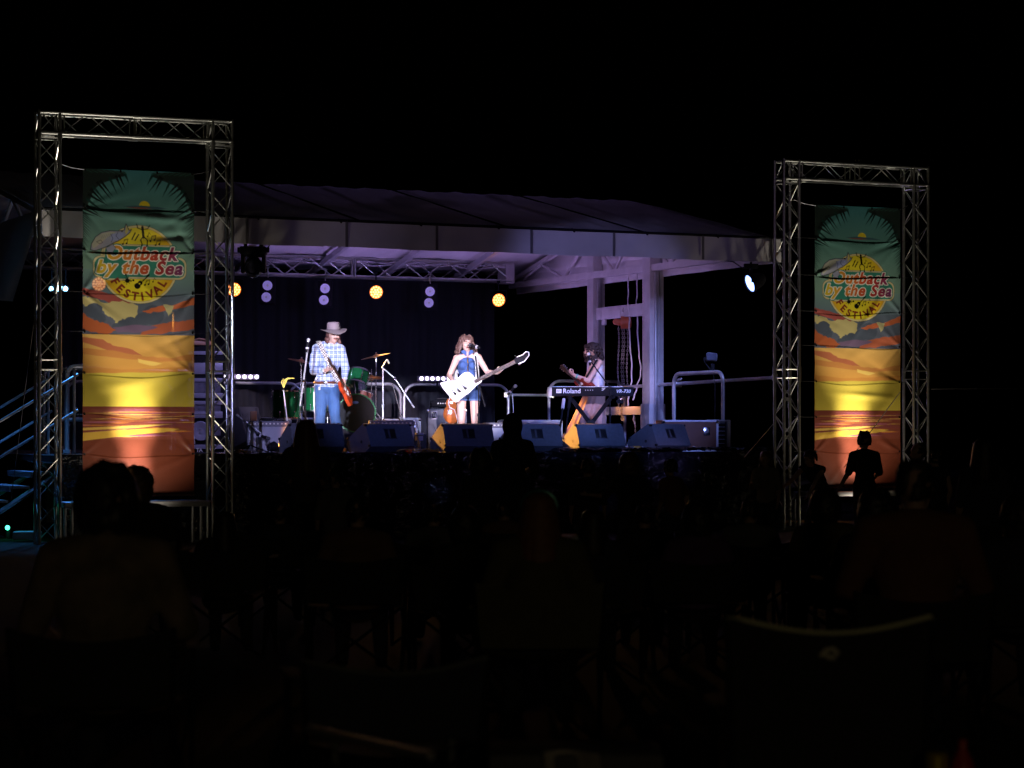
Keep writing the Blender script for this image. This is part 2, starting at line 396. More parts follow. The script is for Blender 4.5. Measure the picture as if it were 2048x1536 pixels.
# chain hoist
hp = P(1248, 4.5, 645)
ho = thing('chain_hoist', 'orange chain hoist hung from the upper cross beam', 'hoist', hp, 0)
b = MB(); b.cyl(hp+V((-.05, 0, 0)), hp+V((.07, 0, 0)), .10, n=20); b.cyl(hp+V((.05, -.02, 0)), hp+V((.11, -.02, 0)), .085, n=20); b.cyl(hp+V((-.13, 0, .01)), hp+V((-.05, 0, 0)), .05, n=16)
b.ell(hp+V((-.13, 0, .01)), .05); b.build('hoist_body', M_HOIST, ho)
b = MB(); b.tube([hp+V((0, 0, .08)), hp+V((.02, 0, .15)), hp+V((-.02, 0, .18)), hp+V((0, 0, .24))], .014); b.build('hook', M_CHAIN, ho)
def chain(b, p, L, dx=0., dy=0.):
    n = int(L/.034)
    for i in range(n):
        t = i/n; c = p+V((dx*t+.01*math.sin(i*.25), dy*t, -L*t)); pts = []
        for k in range(9):
            a = 2*PI*k/8; x, z = .012*math.cos(a), .023*math.sin(a)
            pts.append(c+(V((x, 0, z)) if i % 2 else V((0, x, z))))
        b.tube(pts, .0048, 4)
for i, (ox, L) in enumerate(((-.09, 1.42), (-.03, 1.50), (.0, 1.50), (.055, 1.3))):
    b = MB(); chain(b, hp+V((ox, .02*i, -.07)), L); b.build('chain', M_CHAIN, ho)
b = MB(); pc = P(1268, 4.5, 822); chain(b, pc, .52, .02); solo(b.build('chain', M_CHAIN), 'loose chain hanging below the lower cross beam', 'chain')
b = MB(); pc = P(1243, 4.5, 788); b.ell(pc, (.05, .04, .06)); b.tube([pc, pc+V((.01, -.01, -.06)), pc+V((-.03, -.01, -.10)), pc+V((-.05, 0, -.06))], .015)
solo(b.build('hook_block', M_CHROME), 'steel hook block at the lower end of the hoist chains', 'hook')
def rope(px_py, d, r=.011, label='', name='rope', m_=M_ROPE):
    b = MB(); pts = [P(x, d, y) for x, y in px_py]; q = []
    for i in range(len(pts)-1):
        for k in range(5): q.append(pts[i].lerp(pts[i+1], k/5)+V((.006*math.sin(i*5+k*1.3), 0, 0)))
    q.append(pts[-1]); b.tube(q, r, 6); return solo(b.build(name, m_), label, 'rope')
rope([(1256, 545), (1257, 575), (1256, 602), (1259, 640), (1259, 680), (1263, 720), (1264, 755), (1262, 772), (1257, 795), (1256, 812)], 4.3, label='white rope nearer the hoist, dangling between the masts')
rope([(1273, 545), (1275, 580), (1273, 605), (1275, 650), (1277, 700), (1281, 730), (1282, 750), (1275, 768), (1272, 782), (1266, 800)], 4.1, label='white rope hanging beside the thick mast with a curved end')
rope([(1267, 828), (1268, 842), (1270, 848)], 4.2, .009, 'short white rope tail under the lower cross beam')

# ------------------------------------------------------------------ railings
def rail_loop(p0, p1, h, label, mid=.55, cr=.22, r=.026, name='guard_rail', grp=None):
    p0, p1 = V(p0), V(p1); u = (p1-p0).normalized(); t_ = thing(name, label, 'railing', (p0+p1)/2, 0, grp)
    pts = [p0]; n = 7
    for i in range(n+1):
        a = PI/2*i/n; pts.append(p0+u*(cr-cr*math.cos(a))+V((0, 0, h-cr+cr*math.sin(a))))
    for i in range(n+1):
        a = PI/2*i/n; pts.append(p1-u*(cr-cr*math.sin(a))+V((0, 0, h-cr+cr*math.cos(a))))
    pts.append(p1); b = MB(); b.tube(pts, r, 10); b.build('hoop', M_GALV, t_)
    b = MB()
    for m_ in (mid if hasattr(mid, '__len__') else (mid,)): b.cyl(p0+V((0, 0, m_)), p1+V((0, 0, m_)), r*.8)
    b.build('cross_bar', M_GALV, t_)
    for p in (p0, p1): b = MB(); b.box(p+V((0, 0, .03)), (.08, .08, .06)); b.build('foot', M_GALV, t_)
    return t_
G = 'steel guard rails along the back edge'
D8 = 7.75
rail_loop(P(400, D8), P(602, D8), 1.08, 'guard rail behind the green floor toms', .5, grp=G)
rail_loop(P(580, D8), P(801, D8), 1.08, 'guard rail behind the drum kit', .5, grp=G)
rail_loop(P(808, D8), P(1017, D8), 1.08, 'guard rail behind the singer', .12, grp=G)
rail_loop(P(1098, D8), P(1250, D8), 1.16, 'guard rail behind the keyboard', .12, grp=G)
rail_loop(P(130, D8), P(345, D8), 1.08, 'guard rail behind the left banner', .5, grp=G)
t_ = thing('connecting_rail', 'straight level tube joining two guard rails behind the bass', 'railing', P(1060, D8), 0)
b = MB(); z = P(1060, D8, 790).z; b.cyl(P(1012, D8, z=z), P(1105, D8, z=z), .022); b.build('tube', M_GALV, t_)
b = MB(); b.box(P(1012, D8-.03, z=z), (.07, .07, .08)); b.box(P(1104, D8-.03, z=z), (.07, .07, .08)); b.build('clamp', M_CHROME, t_)
sd = 7.95
rail_loop(SL(sd, sof(0, 0)*0+2.78, DK), SL(sd, 1.3, DK), 1.17, 'tall guard rail loop on the right side with a flood light on top', .28, .16, .03, grp=None)
t_ = thing('handrail', 'long sloping tube running from the mast to the right truss frame', 'railing', SL(sd, 2., DK), 0)
b = MB(); h0 = SL(sd+.05, 5.2, P(1210, 5.2, 777).z); h1 = Q(1549, 33.6, 755); b.tube([h0, h0.lerp(h1, .5), h1], .027, 10); b.build('tube', M_GALV, t_)
b = MB(); p = h0.lerp(h1, .46); b.box(p, (.11, .1, .11), Rz); b.cyl(p+V((-.02, -.08, .05)), p+V((.07, -.08, .08)), .02); b.box(h1, (.08, .1, .11)); b.cyl(h1+V((0, 0, -.09)), h1+V((0, 0, .09)), .014)
b.build('clamp', M_CHROME, t_)
# tall railing at the top of the stairs, left
rail_loop(P(134, 1.6), P(134, 1.6)+T*1.5, 1.15, 'guard rail at the top of the stairs beside the left banner', .45, .12, .03)
rail_loop(P(87, 3.2), P(87, 3.2)+T*2.2, 1.15, 'guard rail behind the stair head at the far left', .45, .14, .024)
# ------------------------------------------------------------------ stairs at the left end
sx0 = sof(122, 1.2)
stt = thing('staircase', 'metal stairs climbing to the left end of the stage, lit blue', 'staircase', SL(sx0, 1.2, 0), SA)
for i in range(6):
    b = MB(); z = DK-.05-.175*i; s = -.15-.27*i
    b.box((s, .0, z), (.26, 1.3, .035)); b.box((s-.12, 0, z-.03), (.02, 1.3, .05)); b.build('tread', M_GALV, stt, world=False)
for d in (-.66, .66):
    b = MB(); b.cyl((0, d, DK-.1), (-1.75, d, DK-.1-1.12), .035, n=6); b.build('stringer', M_GALV, stt, world=False)
    b = MB()
    for h in (1.0, .55): b.tube([(.05, d, DK+h+.02), (-2.6, d, DK+h+.02-2.65*.60)], .018, 8)
    b.build('handrail', M_GALV, stt, world=False)
    b = MB()
    for s in (0, -1.3, -2.5): b.cyl((s, d, max(.0, DK-.1+s*.6)), (s, d, DK+1.1+s*.62), .02)
    b.build('stair_post', M_GALV, stt, world=False)

# ------------------------------------------------------------------ truss frames with banners
def frame_geom(pxl, Yl, W, th):
    o = Q(pxl, Yl); t = V((math.cos(th), math.sin(th), 0)); n = V((-t.y, t.x, 0)); return o, t, n
def truss_frame(o, t, n, W, H, th, label):
    f = thing('truss_frame', label, 'truss frame', o, th, 'aluminium truss frames flanking the stage'); a = .145; sz = .25
    for i, x in enumerate((a, W-a)):
        b = MB(); c = o+t*x+n*a; truss(b, c+V((0, 0, .02)), c+V((0, 0, 2.16)), t, sz, sz, .022, .0085, .27)
        truss(b, c+V((0, 0, 2.24)), c+V((0, 0, H-.31)), t, sz, sz, .022, .0085, .27); 
        for dx in (-1, 1):
            for dy in (-1, 1): q = c+t*dx*sz/2+n*dy*sz/2; b.cyl(q+V((0, 0, 2.1)), q+V((0, 0, 2.3)), .028); b.cyl(q+V((0, 0, H-.34)), q+V((0, 0, H-.27)), .03)
        truss(b, c+V((0, 0, H-.29)), c+V((0, 0, H-.0)), t, sz, sz, .022, .009, .29)
        b.build('column', M_ALU, f)
        b = MB(); b.box(c+V((0, 0, .01)), (.6, .6, .02), Matrix.Rotation(th, 3, 'Z')); b.build('base_plate', M_ALU, f)
    zt = H-.145; x0, x1, xm = .30, W-.30, W/2
    b = MB(); truss(b, o+t*x0+n*a+V((0, 0, zt)), o+t*(xm-.02)+n*a+V((0, 0, zt)), (0, 0, 1), sz, sz, .023, .0085, .3)
    truss(b, o+t*(xm+.02)+n*a+V((0, 0, zt)), o+t*x1+n*a+V((0, 0, zt)), (0, 0, 1), sz, sz, .023, .0085, .3)
    for dy in (-1, 1):
        for dz in (-1, 1):
            q = o+t*xm+n*(a+dy*sz/2)+V((0, 0, zt+dz*sz/2)); b.cyl(q-t*.06, q+t*.06, .03); b.cyl(q-t*.03+V((0, 0, .02)), q-t*.03+V((0, 0, .06)), .008); b.cyl(q+t*.03+V((0, 0, .02)), q+t*.03+V((0, 0, .06)), .008)
            q0 = o+t*0.02+n*(a+dy*sz/2)+V((0, 0, zt+dz*sz/2)); b.cyl(q0, q0+t*.3, .023); q1 = o+t*(W-.02)+n*(a+dy*sz/2)+V((0, 0, zt+dz*sz/2)); b.cyl(q1, q1-t*.3, .023)
    b.build('top_beam', M_ALU, f); return f
thL, thR = math.radians(22.5), math.radians(25)
oL, tL, nL = frame_geom(76, 28.3, 0, thL); oR, tR, nR = frame_geom(1567, 32.9, 0, thR); WL, WR = 2.44, 2.47
truss_frame(oL, tL, nL, WL, 5.27, thL, 'left truss frame, nearest the camera, around the stairs end banner')
truss_frame(oR, tR, nR, WR, 5.21, thR, 'right truss frame, farther away, with the handrail clamped to it')
def hit(o, t, px):                           # where the column px meets the frame plane
    k = (px-1024)/FPX; return (k*o.y-o.x)/(t.x-k*t.y)

# banner artwork, rasterised from shapes in banner units (224 wide, 655 tall)
BW, BH, SS = 224, 655, 3
img = np.zeros((BH*SS, BW*SS, 3), np.float32)
YY, XX = np.mgrid[0:BH*SS, 0:BW*SS].astype(np.float32); XX = (XX+.5)/SS; YY = (YY+.5)/SS
def L3(h): return np.array(lin(h), np.float32)
def polymask(pts, box=None):
    pts = np.array(pts, float); x0, y0 = np.floor(pts.min(0)-1); x1, y1 = np.ceil(pts.max(0)+1)
    a, b, c, d = [int(max(0, v*SS)) for v in (x0, y0, x1, y1)]; c = min(c, BW*SS); d = min(d, BH*SS)
    if c <= a or d <= b: return None
    X = XX[b:d, a:c]; Y = YY[b:d, a:c]; m = np.zeros(X.shape, bool)
    for i in range(len(pts)):
        xa, ya = pts[i]; xb, yb = pts[(i+1) % len(pts)]
        if ya == yb: continue
        m ^= ((ya > Y) != (yb > Y)) & (X < (xb-xa)*(Y-ya)/(yb-ya)+xa)
    return (slice(b, d), slice(a, c)), m
def poly(pts, c):
    r = polymask(pts)
    if r is None: return
    sl, m = r; img[sl][m] = L3(c) if isinstance(c, str) else c
def stroke(pts, wd, c):
    for i in range(len(pts)-1):
        (xa, ya), (xb, yb) = pts[i], pts[i+1]; wv = wd if not hasattr(wd, '__len__') else wd[i]; q = max(wv, .3)
        a, b_, cc, d = [int(max(0, v*SS)) for v in (min(xa, xb)-q, min(ya, yb)-q, max(xa, xb)+q, max(ya, yb)+q)]
        X = XX[b_:d, a:cc]; Y = YY[b_:d, a:cc]
        if X.size == 0: continue
        dx, dy = xb-xa, yb-ya; tt = np.clip(((X-xa)*dx+(Y-ya)*dy)/(dx*dx+dy*dy+1e-9), 0, 1)
        m = (X-xa-tt*dx)**2+(Y-ya-tt*dy)**2 < (wv/2)**2; img[b_:d, a:cc][m] = L3(c)
def vgrad(y0, y1, c0, c1):
    m = slice(int(y0*SS), int(y1*SS)); t = ((YY[m]-y0)/(y1-y0))[..., None]; img[m] = L3(c0)*(1-t)+L3(c1)*t
def mirror(pts): return [(224-x, y) for x, y in pts]
vgrad(0, 90, '#3a757a', '#58897f'); vgrad(90, 200, '#58897f', '#739281'); vgrad(200, 250, '#6f9089', '#5b6c78'); vgrad(250, 336, '#54606e', '#56586a')
rnd = random.Random(3)
# palm fronds
for mir in (False, True):
    f = mirror if mir else (lambda p: p)
    solid = [(-2, -2), (84, 4), (88, 11), (62, 20), (36, 30), (22, 44), (16, 62), (9, 78), (-2, 88)]
    poly(f(solid), '#1f2a26')
    edge = [(88, 9), (80, 13), (70, 17), (60, 20), (48, 25), (36, 30), (28, 37), (22, 44), (19, 52), (16, 60), (12, 70), (9, 77), (4, 84), (0, 90)]
    for i in range(len(edge)-1):
        for k in range(1):
            t = rnd.uniform(.2, .8); x = edge[i][0]*(1-t)+edge[i+1][0]*t; y = edge[i][1]*(1-t)+edge[i+1][1]*t
            ang = math.radians(66-i*3.6+rnd.uniform(-9, 9)); L = rnd.uniform(26, 42)*(1 if i else .6)
            dx, dy = math.cos(ang)*L, math.sin(ang)*L; px_, py_ = -math.sin(ang)*3.0, math.cos(ang)*3.0
            poly(f([(x-px_-dx*.2, y-py_-dy*.2), (x+dx, y+dy), (x+px_-dx*.2, y+py_-dy*.2)]), '#14332d' if i % 3 == 0 else '#141d1a')
    for i in range(16):
        y = 86+i*4.6; L = rnd.uniform(22, 34)*(1-i*.025); ang = math.radians(38+i*1.5+rnd.uniform(-6, 6))
        poly(f([(-2, y-1.3), (math.cos(ang)*L, y+math.sin(ang)*L), (-2, y+2.2)]), '#14231f')
    for i in range(7): stroke(f([(8+i*11, 3), (20+i*11, 8)]), .7, '#3b6f63')
# clouds and sunset
def cloud(pts, c, rag=2.2, n=5, seed=1):
    r = random.Random(seed); out = []
    for i in range(len(pts)):
        a, b2 = pts[i], pts[(i+1) % len(pts)]
        for k in range(n): t = k/n; out.append((a[0]*(1-t)+b2[0]*t+r.uniform(-rag, rag)*(k > 0), a[1]*(1-t)+b2[1]*t+r.uniform(-rag, rag)*(k > 0)))
    poly(out, c)
cloud([(-2, 238), (30, 244), (60, 250), (92, 262), (100, 275), (60, 268), (25, 258), (-2, 250)], '#9a4a44', 1.2, 4, 2)
cloud([(-2, 255), (20, 258), (45, 268), (80, 262), (110, 272), (108, 290), (98, 300), (86, 305), (78, 298), (68, 312), (60, 298), (44, 290), (38, 275), (24, 268), (10, 280), (-2, 268)], '#b9ac72', 2.2, 5, 3)
for cx, cy, r in ((23, 283, 15), (8, 285, 10), (34, 298, 11), (95, 306, 12), (78, 310, 9), (118, 300, 14), (140, 290, 20), (66, 314, 7)):
    poly([(cx+r*math.cos(a)*1.1, cy+r*math.sin(a)) for a in [k*PI/8 for k in range(16)]], '#474f5e')
cloud([(118, 282), (150, 272), (185, 268), (226, 252), (226, 268), (190, 276), (160, 282), (130, 286)], '#b35c37', 1.5, 5, 5)
cloud([(160, 268), (182, 270), (178, 283), (171, 292), (166, 282)], '#aca577', 1.5, 3, 6)
cloud([(-2, 288), (20, 300), (44, 308), (70, 322), (50, 330), (20, 326), (-2, 318)], '#a9562f', 2.5, 5, 7)
cloud([(120, 318), (160, 306), (200, 300), (226, 296), (226, 316), (190, 322), (150, 328), (115, 330)], '#a7573b', 2, 5, 8)
cloud([(60, 316), (110, 310), (150, 314), (110, 326), (70, 326)], '#6a5672', 1.5, 4, 9)
cloud([(30, 330), (60, 334), (75, 340), (60, 342), (40, 338)], '#474f5e', 1.5, 3, 10)
vgrad(330, 400, '#c79c50', '#c78f3e'); vgrad(400, 474, '#c2ad3e', '#c9b53c')
cloud([(-2, 336), (40, 340), (60, 352), (100, 360), (120, 372), (60, 366), (20, 352), (-2, 346)], '#a9603f', 1, 4, 11)
cloud([(-2, 358), (60, 362), (130, 374), (180, 376), (226, 366), (226, 380), (150, 384), (60, 376), (-2, 370)], '#b87a3c', 1.2, 5, 12)
cloud([(110, 378), (160, 388), (140, 392), (112, 386)], '#dcb85a', .8, 4, 13)
cloud([(-2, 392), (80, 400), (160, 396), (226, 392), (226, 404), (120, 406), (-2, 408)], '#bd8138', 1, 6, 14)
vgrad(474, 540, '#7a3c2f', '#7d4030'); vgrad(540, 655, '#733725', '#622d1d')
rr = random.Random(5)
for i in range(64):
    y = rr.uniform(478, 536); x = rr.uniform(-20, 180); L = rr.uniform(40, 150); c = rr.choice(['#7a3a46', '#c9974b', '#a35a72', '#7c3d3a', '#c7772f', '#803f35', '#d9b04a', '#7e4564'])
    h = rr.uniform(.6, 2.3); poly([(x, y), (x+L*.5, y-h), (x+L, y-.5), (x+L*.5, y+h)], c)
poly([(-2, 527), (60, 522), (150, 517), (195, 519), (160, 526), (110, 530), (40, 538), (-2, 543)], '#cfa63a')
poly([(-2, 517), (100, 512), (180, 509), (110, 517), (-2, 522)], '#d0a94c')
# sunlit little scene and shire line at the top
poly([(123+11*math.cos(a), 72+11*math.sin(a)) for a in [PI+k*PI/14 for k in range(15)]], '#d9c112')
poly([(78, 73), (110, 70.5), (150, 72), (172, 76), (120, 77)], '#3d5d66'); poly([(84, 75), (120, 74), (140, 76.4), (110, 77)], '#8a4a3c')
# festival roundel
CX, CY = 112, 189
def disc(cx, cy, r, c): poly([(cx+r*math.cos(k*PI/48), cy+r*math.sin(k*PI/48)) for k in range(96)], c)
disc(CX, CY, 79, '#2b2d26'); disc(CX, CY, 78.3, '#cdbf86'); disc(CX, CY, 74.5, '#8d7a2a')
rad = np.sqrt((XX-CX)**2+(YY-CY)**2); m = rad < 74; tt = np.clip((np.abs(XX-CX)-20)/55, 0, 1)[..., None]
gr = L3('#dccb08')*(1-tt)+L3('#cf8d0c')*tt; img[m] = gr[m]
def rrect(x0, y0, x1, y1, r):
    o = []
    for cx, cy, a0 in ((x1-r, y0+r, -90), (x1-r, y1-r, 0), (x0+r, y1-r, 90), (x0+r, y0+r, 180)):
        o += [(cx+r*math.cos(math.radians(a0+k*15)), cy+r*math.sin(math.radians(a0+k*15))) for k in range(7)]
    return o
for g_, c in ((5.2, '#34342a'), (4.6, '#c4b88a'), (1.5, '#2f7a68')):
    for a in ((46, 154, 182, 186, 12), (26, 178, 202, 213, 14), (48, 200, 92, 217, 8)): poly(rrect(a[0]-g_, a[1]-g_, a[2]+g_, a[3]+g_, a[4]), c)
def textmask(s, x, y, size, shear=0., off=0., rot=0., sx=1., space=1.):
    me = textmesh(s, size, shear, off, 0, space); me.calc_loop_triangles(); vv = np.array([v.co[:2] for v in me.vertices]); M = np.zeros(XX.shape, bool)
    ca, sa = math.cos(rot), math.sin(rot)
    for t in me.loop_triangles:
        pts = [(x+(vv[i][0]*sx)*ca-(-vv[i][1])*sa, y+(vv[i][0]*sx)*sa+(-vv[i][1])*ca) for i in t.vertices]
        r = polymask(pts)
        if r: M[r[0]] |= r[1]
    bpy.data.meshes.remove(me); return M
def dilate(M, r):
    k = int(round(r*SS)); out = M.copy()
    for dy in range(-k, k+1):
        for dx in range(-k, k+1):
            if dx*dx+dy*dy <= k*k and (dx or dy): out |= np.roll(np.roll(M, dy, 0), dx, 1)
    return out
M1 = textmask('Outback', 116, 179, 37, .28, .040*37, sx=1.0, space=1.10) | textmask('by the Sea', 112, 207, 36, .28, .040*36, sx=1.02, space=1.11)
M2 = dilate(M1, 1.7); M3 = dilate(M2, 2.4)
img[M3] = L3('#2f7a68'); img[M2] = L3('#e6e0d4')
tx = (XX-30)/165; ks = [(0, '#c9b01a'), (.3, '#c77a1f'), (.55, '#b4481f'), (.75, '#9a2a22'), (1, '#6e2d5e')]
gc = np.zeros(img.shape, np.float32)
for ch in range(3): gc[..., ch] = np.interp(tx, [k[0] for k in ks], [L3(k[1])[ch] for k in ks])
img[M1] = gc[M1]
for i, ch in enumerate('FESTIVAL'):
    a = math.radians(150-i*17.2); r = 62
    if ch in 'IVAL': a += math.radians(2)
    M = textmask(ch, CX+r*math.cos(a), CY+6+r*math.sin(a)-(-4)*math.sin(a), 23, 0, .9, rot=a-PI/2); img[M] = L3('#7c2a1c')
K = '#17150c'
def note2(x, y, s=1.): stroke([(x, y), (x+2*s, y-10*s), (x+10*s, y-12*s), (x+8*s, y-2*s)], 1.2*s, K); stroke([(x+1.7*s, y-8*s), (x+9.6*s, y-10*s)], .9*s, K); disc(x-1.3*s, y, 2.1*s, K); disc(x+6.7*s, y-2*s, 2.1*s, K)
def note1(x, y, s=1.): stroke([(x, y), (x+2*s, y-10*s), (x+6*s, y-5*s)], 1.1*s, K); disc(x-1.3*s, y, 2.1*s, K)
note2(81, 149, .9); note2(136, 141, 1); note2(146, 149, .9); note1(130, 132, .8); note2(125, 230, .9); note1(141, 223, .8)
stroke([(98, 139), (104, 126)], 2.6, K); stroke([(104, 141), (111, 129)], 2.6, K)
# dancing figure
disc(118.5, 113.5, 2.3, K); stroke([(118.5, 114), (121, 134)], 5, K); stroke([(107, 108), (109, 116), (118, 119), (129, 117), (133, 110)], 1.7, K)
stroke([(119, 134), (115, 140), (118, 147), (117, 151)], 2.1, K); stroke([(123, 134), (129, 140), (128, 148), (127, 153)], 2.1, K)
# guitar, crab
disc(109, 232, 6.2, K); disc(114.5, 226, 4.8, K); stroke([(112, 229), (130, 212)], 2.2, K); stroke([(128, 213), (132, 209)], 3.4, K); disc(113, 227.5, 1.4, '#d8cf10')
disc(89, 222, 4.6, K)
for k in range(8): a = k*PI/4+.2; stroke([(89, 222), (89+9*math.cos(a), 222+8*math.sin(a))], .9, K)
stroke([(89, 218), (86, 210)], 1.4, K); disc(86, 210, 2, K); stroke([(93, 222), (101, 221)], 1.4, K); disc(101, 221, 2.1, K)
# leaping fish
body = [(16, 162), (18, 150), (26, 136), (38, 127), (54, 123), (70, 123), (82, 121), (86, 108), (92, 121), (97, 119), (93, 126), (84, 134), (72, 142), (60, 148), (48, 155), (36, 160), (24, 164)]
poly(body, '#8d8f9e'); poly([(18, 152), (26, 138), (38, 129), (54, 125), (66, 126), (50, 136), (34, 150), (22, 160)], '#a4a493')
poly([(56, 130), (70, 126), (82, 126), (80, 134), (68, 142), (56, 144)], '#8b93bd'); poly([(84, 124), (87, 109), (91, 122), (86, 130)], '#b9ad63')
stroke(body+[body[0]], 1.5, '#20222b'); stroke([(56, 130), (60, 138), (57, 146)], .9, '#20222b'); stroke([(70, 126), (66, 133), (72, 140)], .9, '#20222b'); disc(78, 123, 1.7, K)
stroke([(28, 146), (36, 142), (40, 147), (34, 150), (28, 146)], .8, '#20222b')
poly([(46, 158), (60, 150), (66, 158), (60, 165), (66, 172), (52, 170)], '#9397ae'); stroke([(46, 158), (60, 150), (66, 158), (60, 165), (66, 172), (52, 170), (46, 158)], .8, '#20222b')
for i in range(6): stroke([(40+i*4, 133-i), (37+i*4, 139-i)], .5, '#5c5f6b')
M = textmask('CARPENTARIA SHIRE', 124, 89, 7.0, .0, .05); img[M] = L3('#1e3f36')
img = img.reshape(BH, SS, BW, SS, 3).mean((1, 3))
lum = img.mean(2, keepdims=True); img = img*.90+lum*.05

mb_ = bpy.data.materials.new('printed_mesh_vinyl'); mb_.use_nodes = True; nt = mb_.node_tree; nn = nt.nodes; LK = nt.links.new
bs = nn['Principled BSDF']; at = nn.new('ShaderNodeAttribute'); at.attribute_name = 'print'; LK(at.outputs['Color'], bs.inputs['Base Color'])
bs.inputs['Roughness'].default_value = .34; bs.inputs['Specular IOR Level'].default_value = .5
tr = nn.new('ShaderNodeBsdfTransparent'); ms = nn.new('ShaderNodeMixShader'); ms.inputs[0].default_value = .13
LK(bs.outputs[0], ms.inputs[1]); LK(tr.outputs[0], ms.inputs[2]); LK(ms.outputs[0], nn['Material Output'].inputs['Surface'])
ties = [0, 78, 163, 246, 325, 408, 490, 570, 652]
def banner(o, t, n, th, pxa, pxb, ztop, zbot, seed, label, off=.145):
    oo = o+n*off; xa, xb = hit(oo, t, pxa), hit(oo, t, pxb); Wd = xb-xa; Ht = ztop-zbot; r = random.Random(seed)
    f = thing('banner', label, 'banner', oo+t*xa+V((0, 0, zbot)), th, 'printed festival banners hung in the truss frames')
    NX, NY = BW, BH; U, Vv = np.meshgrid(np.linspace(0, 1, NX), np.linspace(0, 1, NY)); by = Vv*655
    dep = np.zeros(U.shape); amp = [r.uniform(.003, .008) for _ in ties]; sl = [r.uniform(-8, 8) for _ in ties]; ph = [r.uniform(0, 6) for _ in ties]
    amp[0] = 0; amp[1] = .006; amp[2] = .010
    for i in range(1, len(ties)-1):
        y0 = ties[i]+sl[i]*(U-.5)+3*np.sin(U*5+ph[i])*U*(1-U)*4+5*np.sin(PI*U); q = (by-y0); edge = np.clip(np.minimum(U, 1-U)*9+.15, 0, 1)
        dep -= amp[i]*edge*np.where(q > 0, np.exp(-np.clip(q, 0, 999)/16), 0)*np.clip(q/2.2, 0, 1)
        dep -= .35*amp[i]*edge*np.where(q < 0, np.exp(np.clip(q, -999, 0)/9), 0)*0
    for i in range(34):                      # stretch wrinkles running from the grommets
        gx = r.choice([0, 1]); gy = r.choice(ties[1:-1]); a = math.radians(r.uniform(8, 62))*r.choice([-1, 1]); dx = (U-gx)*224*(1 if gx == 0 else -1); dy = by-gy
        u_ = dx*math.cos(a)+dy*math.sin(a); v_ = -dx*math.sin(a)+dy*math.cos(a)
        dep += r.uniform(-.014, .014)*np.exp(-(v_/(3.4+np.clip(u_, 0, 200)*.07))**2)*np.clip(u_/12, 0, 1)*np.exp(-np.clip(u_, 0, 999)/r.uniform(50, 110))
    for i in range(9):                       # broad soft folds, different on each banner
        cx, cy, a = r.uniform(0, 224), r.uniform(20, 640), math.radians(r.choice([r.uniform(25, 60), r.uniform(-60, -25), r.uniform(-12, 12)])); u_ = (U*224-cx)*math.cos(a)+(by-cy)*math.sin(a); v_ = -(U*224-cx)*math.sin(a)+(by-cy)*math.cos(a)
        dep += r.uniform(-.020, .020)*np.exp(-(v_/r.uniform(7, 13))**2-(u_/r.uniform(50, 90))**2)*np.clip(np.minimum(U, 1-U)*8, 0, 1)
    dep += .012*np.sin(U*PI)*np.sin(by/83*PI)*.5+.0012*np.sin(U*9+by*.05+seed)
    X = xa+Wd*U; X = X-xa-.006*np.abs(np.sin(by/81.6*PI))*np.sign(.5-U)*-1*(np.abs(U-.5) > .49)
    vs = np.stack([X, dep, Ht*(1-Vv)], -1).reshape(-1, 3)
    idx = np.arange(NX*NY).reshape(NY, NX); fs = np.stack([idx[:-1, :-1], idx[1:, :-1], idx[1:, 1:], idx[:-1, 1:]], -1).reshape(-1, 4)
    me = bpy.data.meshes.new('sheet'); me.vertices.add(len(vs)); me.vertices.foreach_set('co', vs.astype(np.float32).ravel())
    me.loops.add(fs.size); me.loops.foreach_set('vertex_index', fs.astype(np.int32).ravel()); me.polygons.add(len(fs))
    me.polygons.foreach_set('loop_start', np.arange(0, fs.size, 4, dtype=np.int32)); me.polygons.foreach_set('loop_total', np.full(len(fs), 4, np.int32)); me.update()
    ca = me.color_attributes.new('print', 'FLOAT_COLOR', 'POINT'); c = np.ones((NY, NX, 4), np.float32); c[..., :3] = img; ca.data.foreach_set('color', c.ravel())
    me.shade_smooth(); me.materials.append(mb_); s = bpy.data.objects.new('sheet', me); COL.objects.link(s); s.parent = f; ROOTM[s.name] = ROOTM[f.name]
    gp = [(x, 3) for x in (5, 75, 148, 219)]+[(x, 651) for x in (5, 75, 148, 219)]+[(x, y) for x in (4, 220) for y in ties[1:-1]]
    for gx, gy in gp:
        q = MB(); q.lathe([(.006, -.002), (.013, -.003), (.013, .003), (.006, .002)], Matrix.Translation((Wd*gx/224, -.006, Ht*(1-gy/655))) @ Matrix.Rotation(PI/2, 4, 'X'), 10)
        q.build('grommet', M_CHROME, f, world=False)
    q = MB(); q.box((Wd/2, .0, .012), (Wd, .012, .02)); q.build('hem', mat('pink_hem', (.35, .16, .13), .6), f, world=False)
    for i, gy in enumerate(ties[:-1]):
        for sd_, gx in ((-1, 4), (1, 220)):
            xe = -(xa-.26) if sd_ < 0 else (WL-.26-xa); q = MB(); zz = Ht*(1-max(gy, 3)/655)
            q.tube([(Wd*gx/224, -.004, zz), (xe*.5+Wd*gx/448, 0, zz+.0+.02*(i == 0)), (xe, 0, zz+(.07 if i == 0 else .008))], .0045 if i == 0 else .003, 5)
            q.build('tie_cord', M_ROPE if (i == 0 and sd_ < 0) else M_RUB, f, world=False)
    return f
banner(oL, tL, nL, thL, 165, 389, 4.60, .59, 4, 'left festival banner with fish and sunset, brightly lit from below')
banner(oR, tR, nR, thR, 1629, 1801, 4.60, .575, 11, 'right festival banner with fish and sunset, boy standing in front')

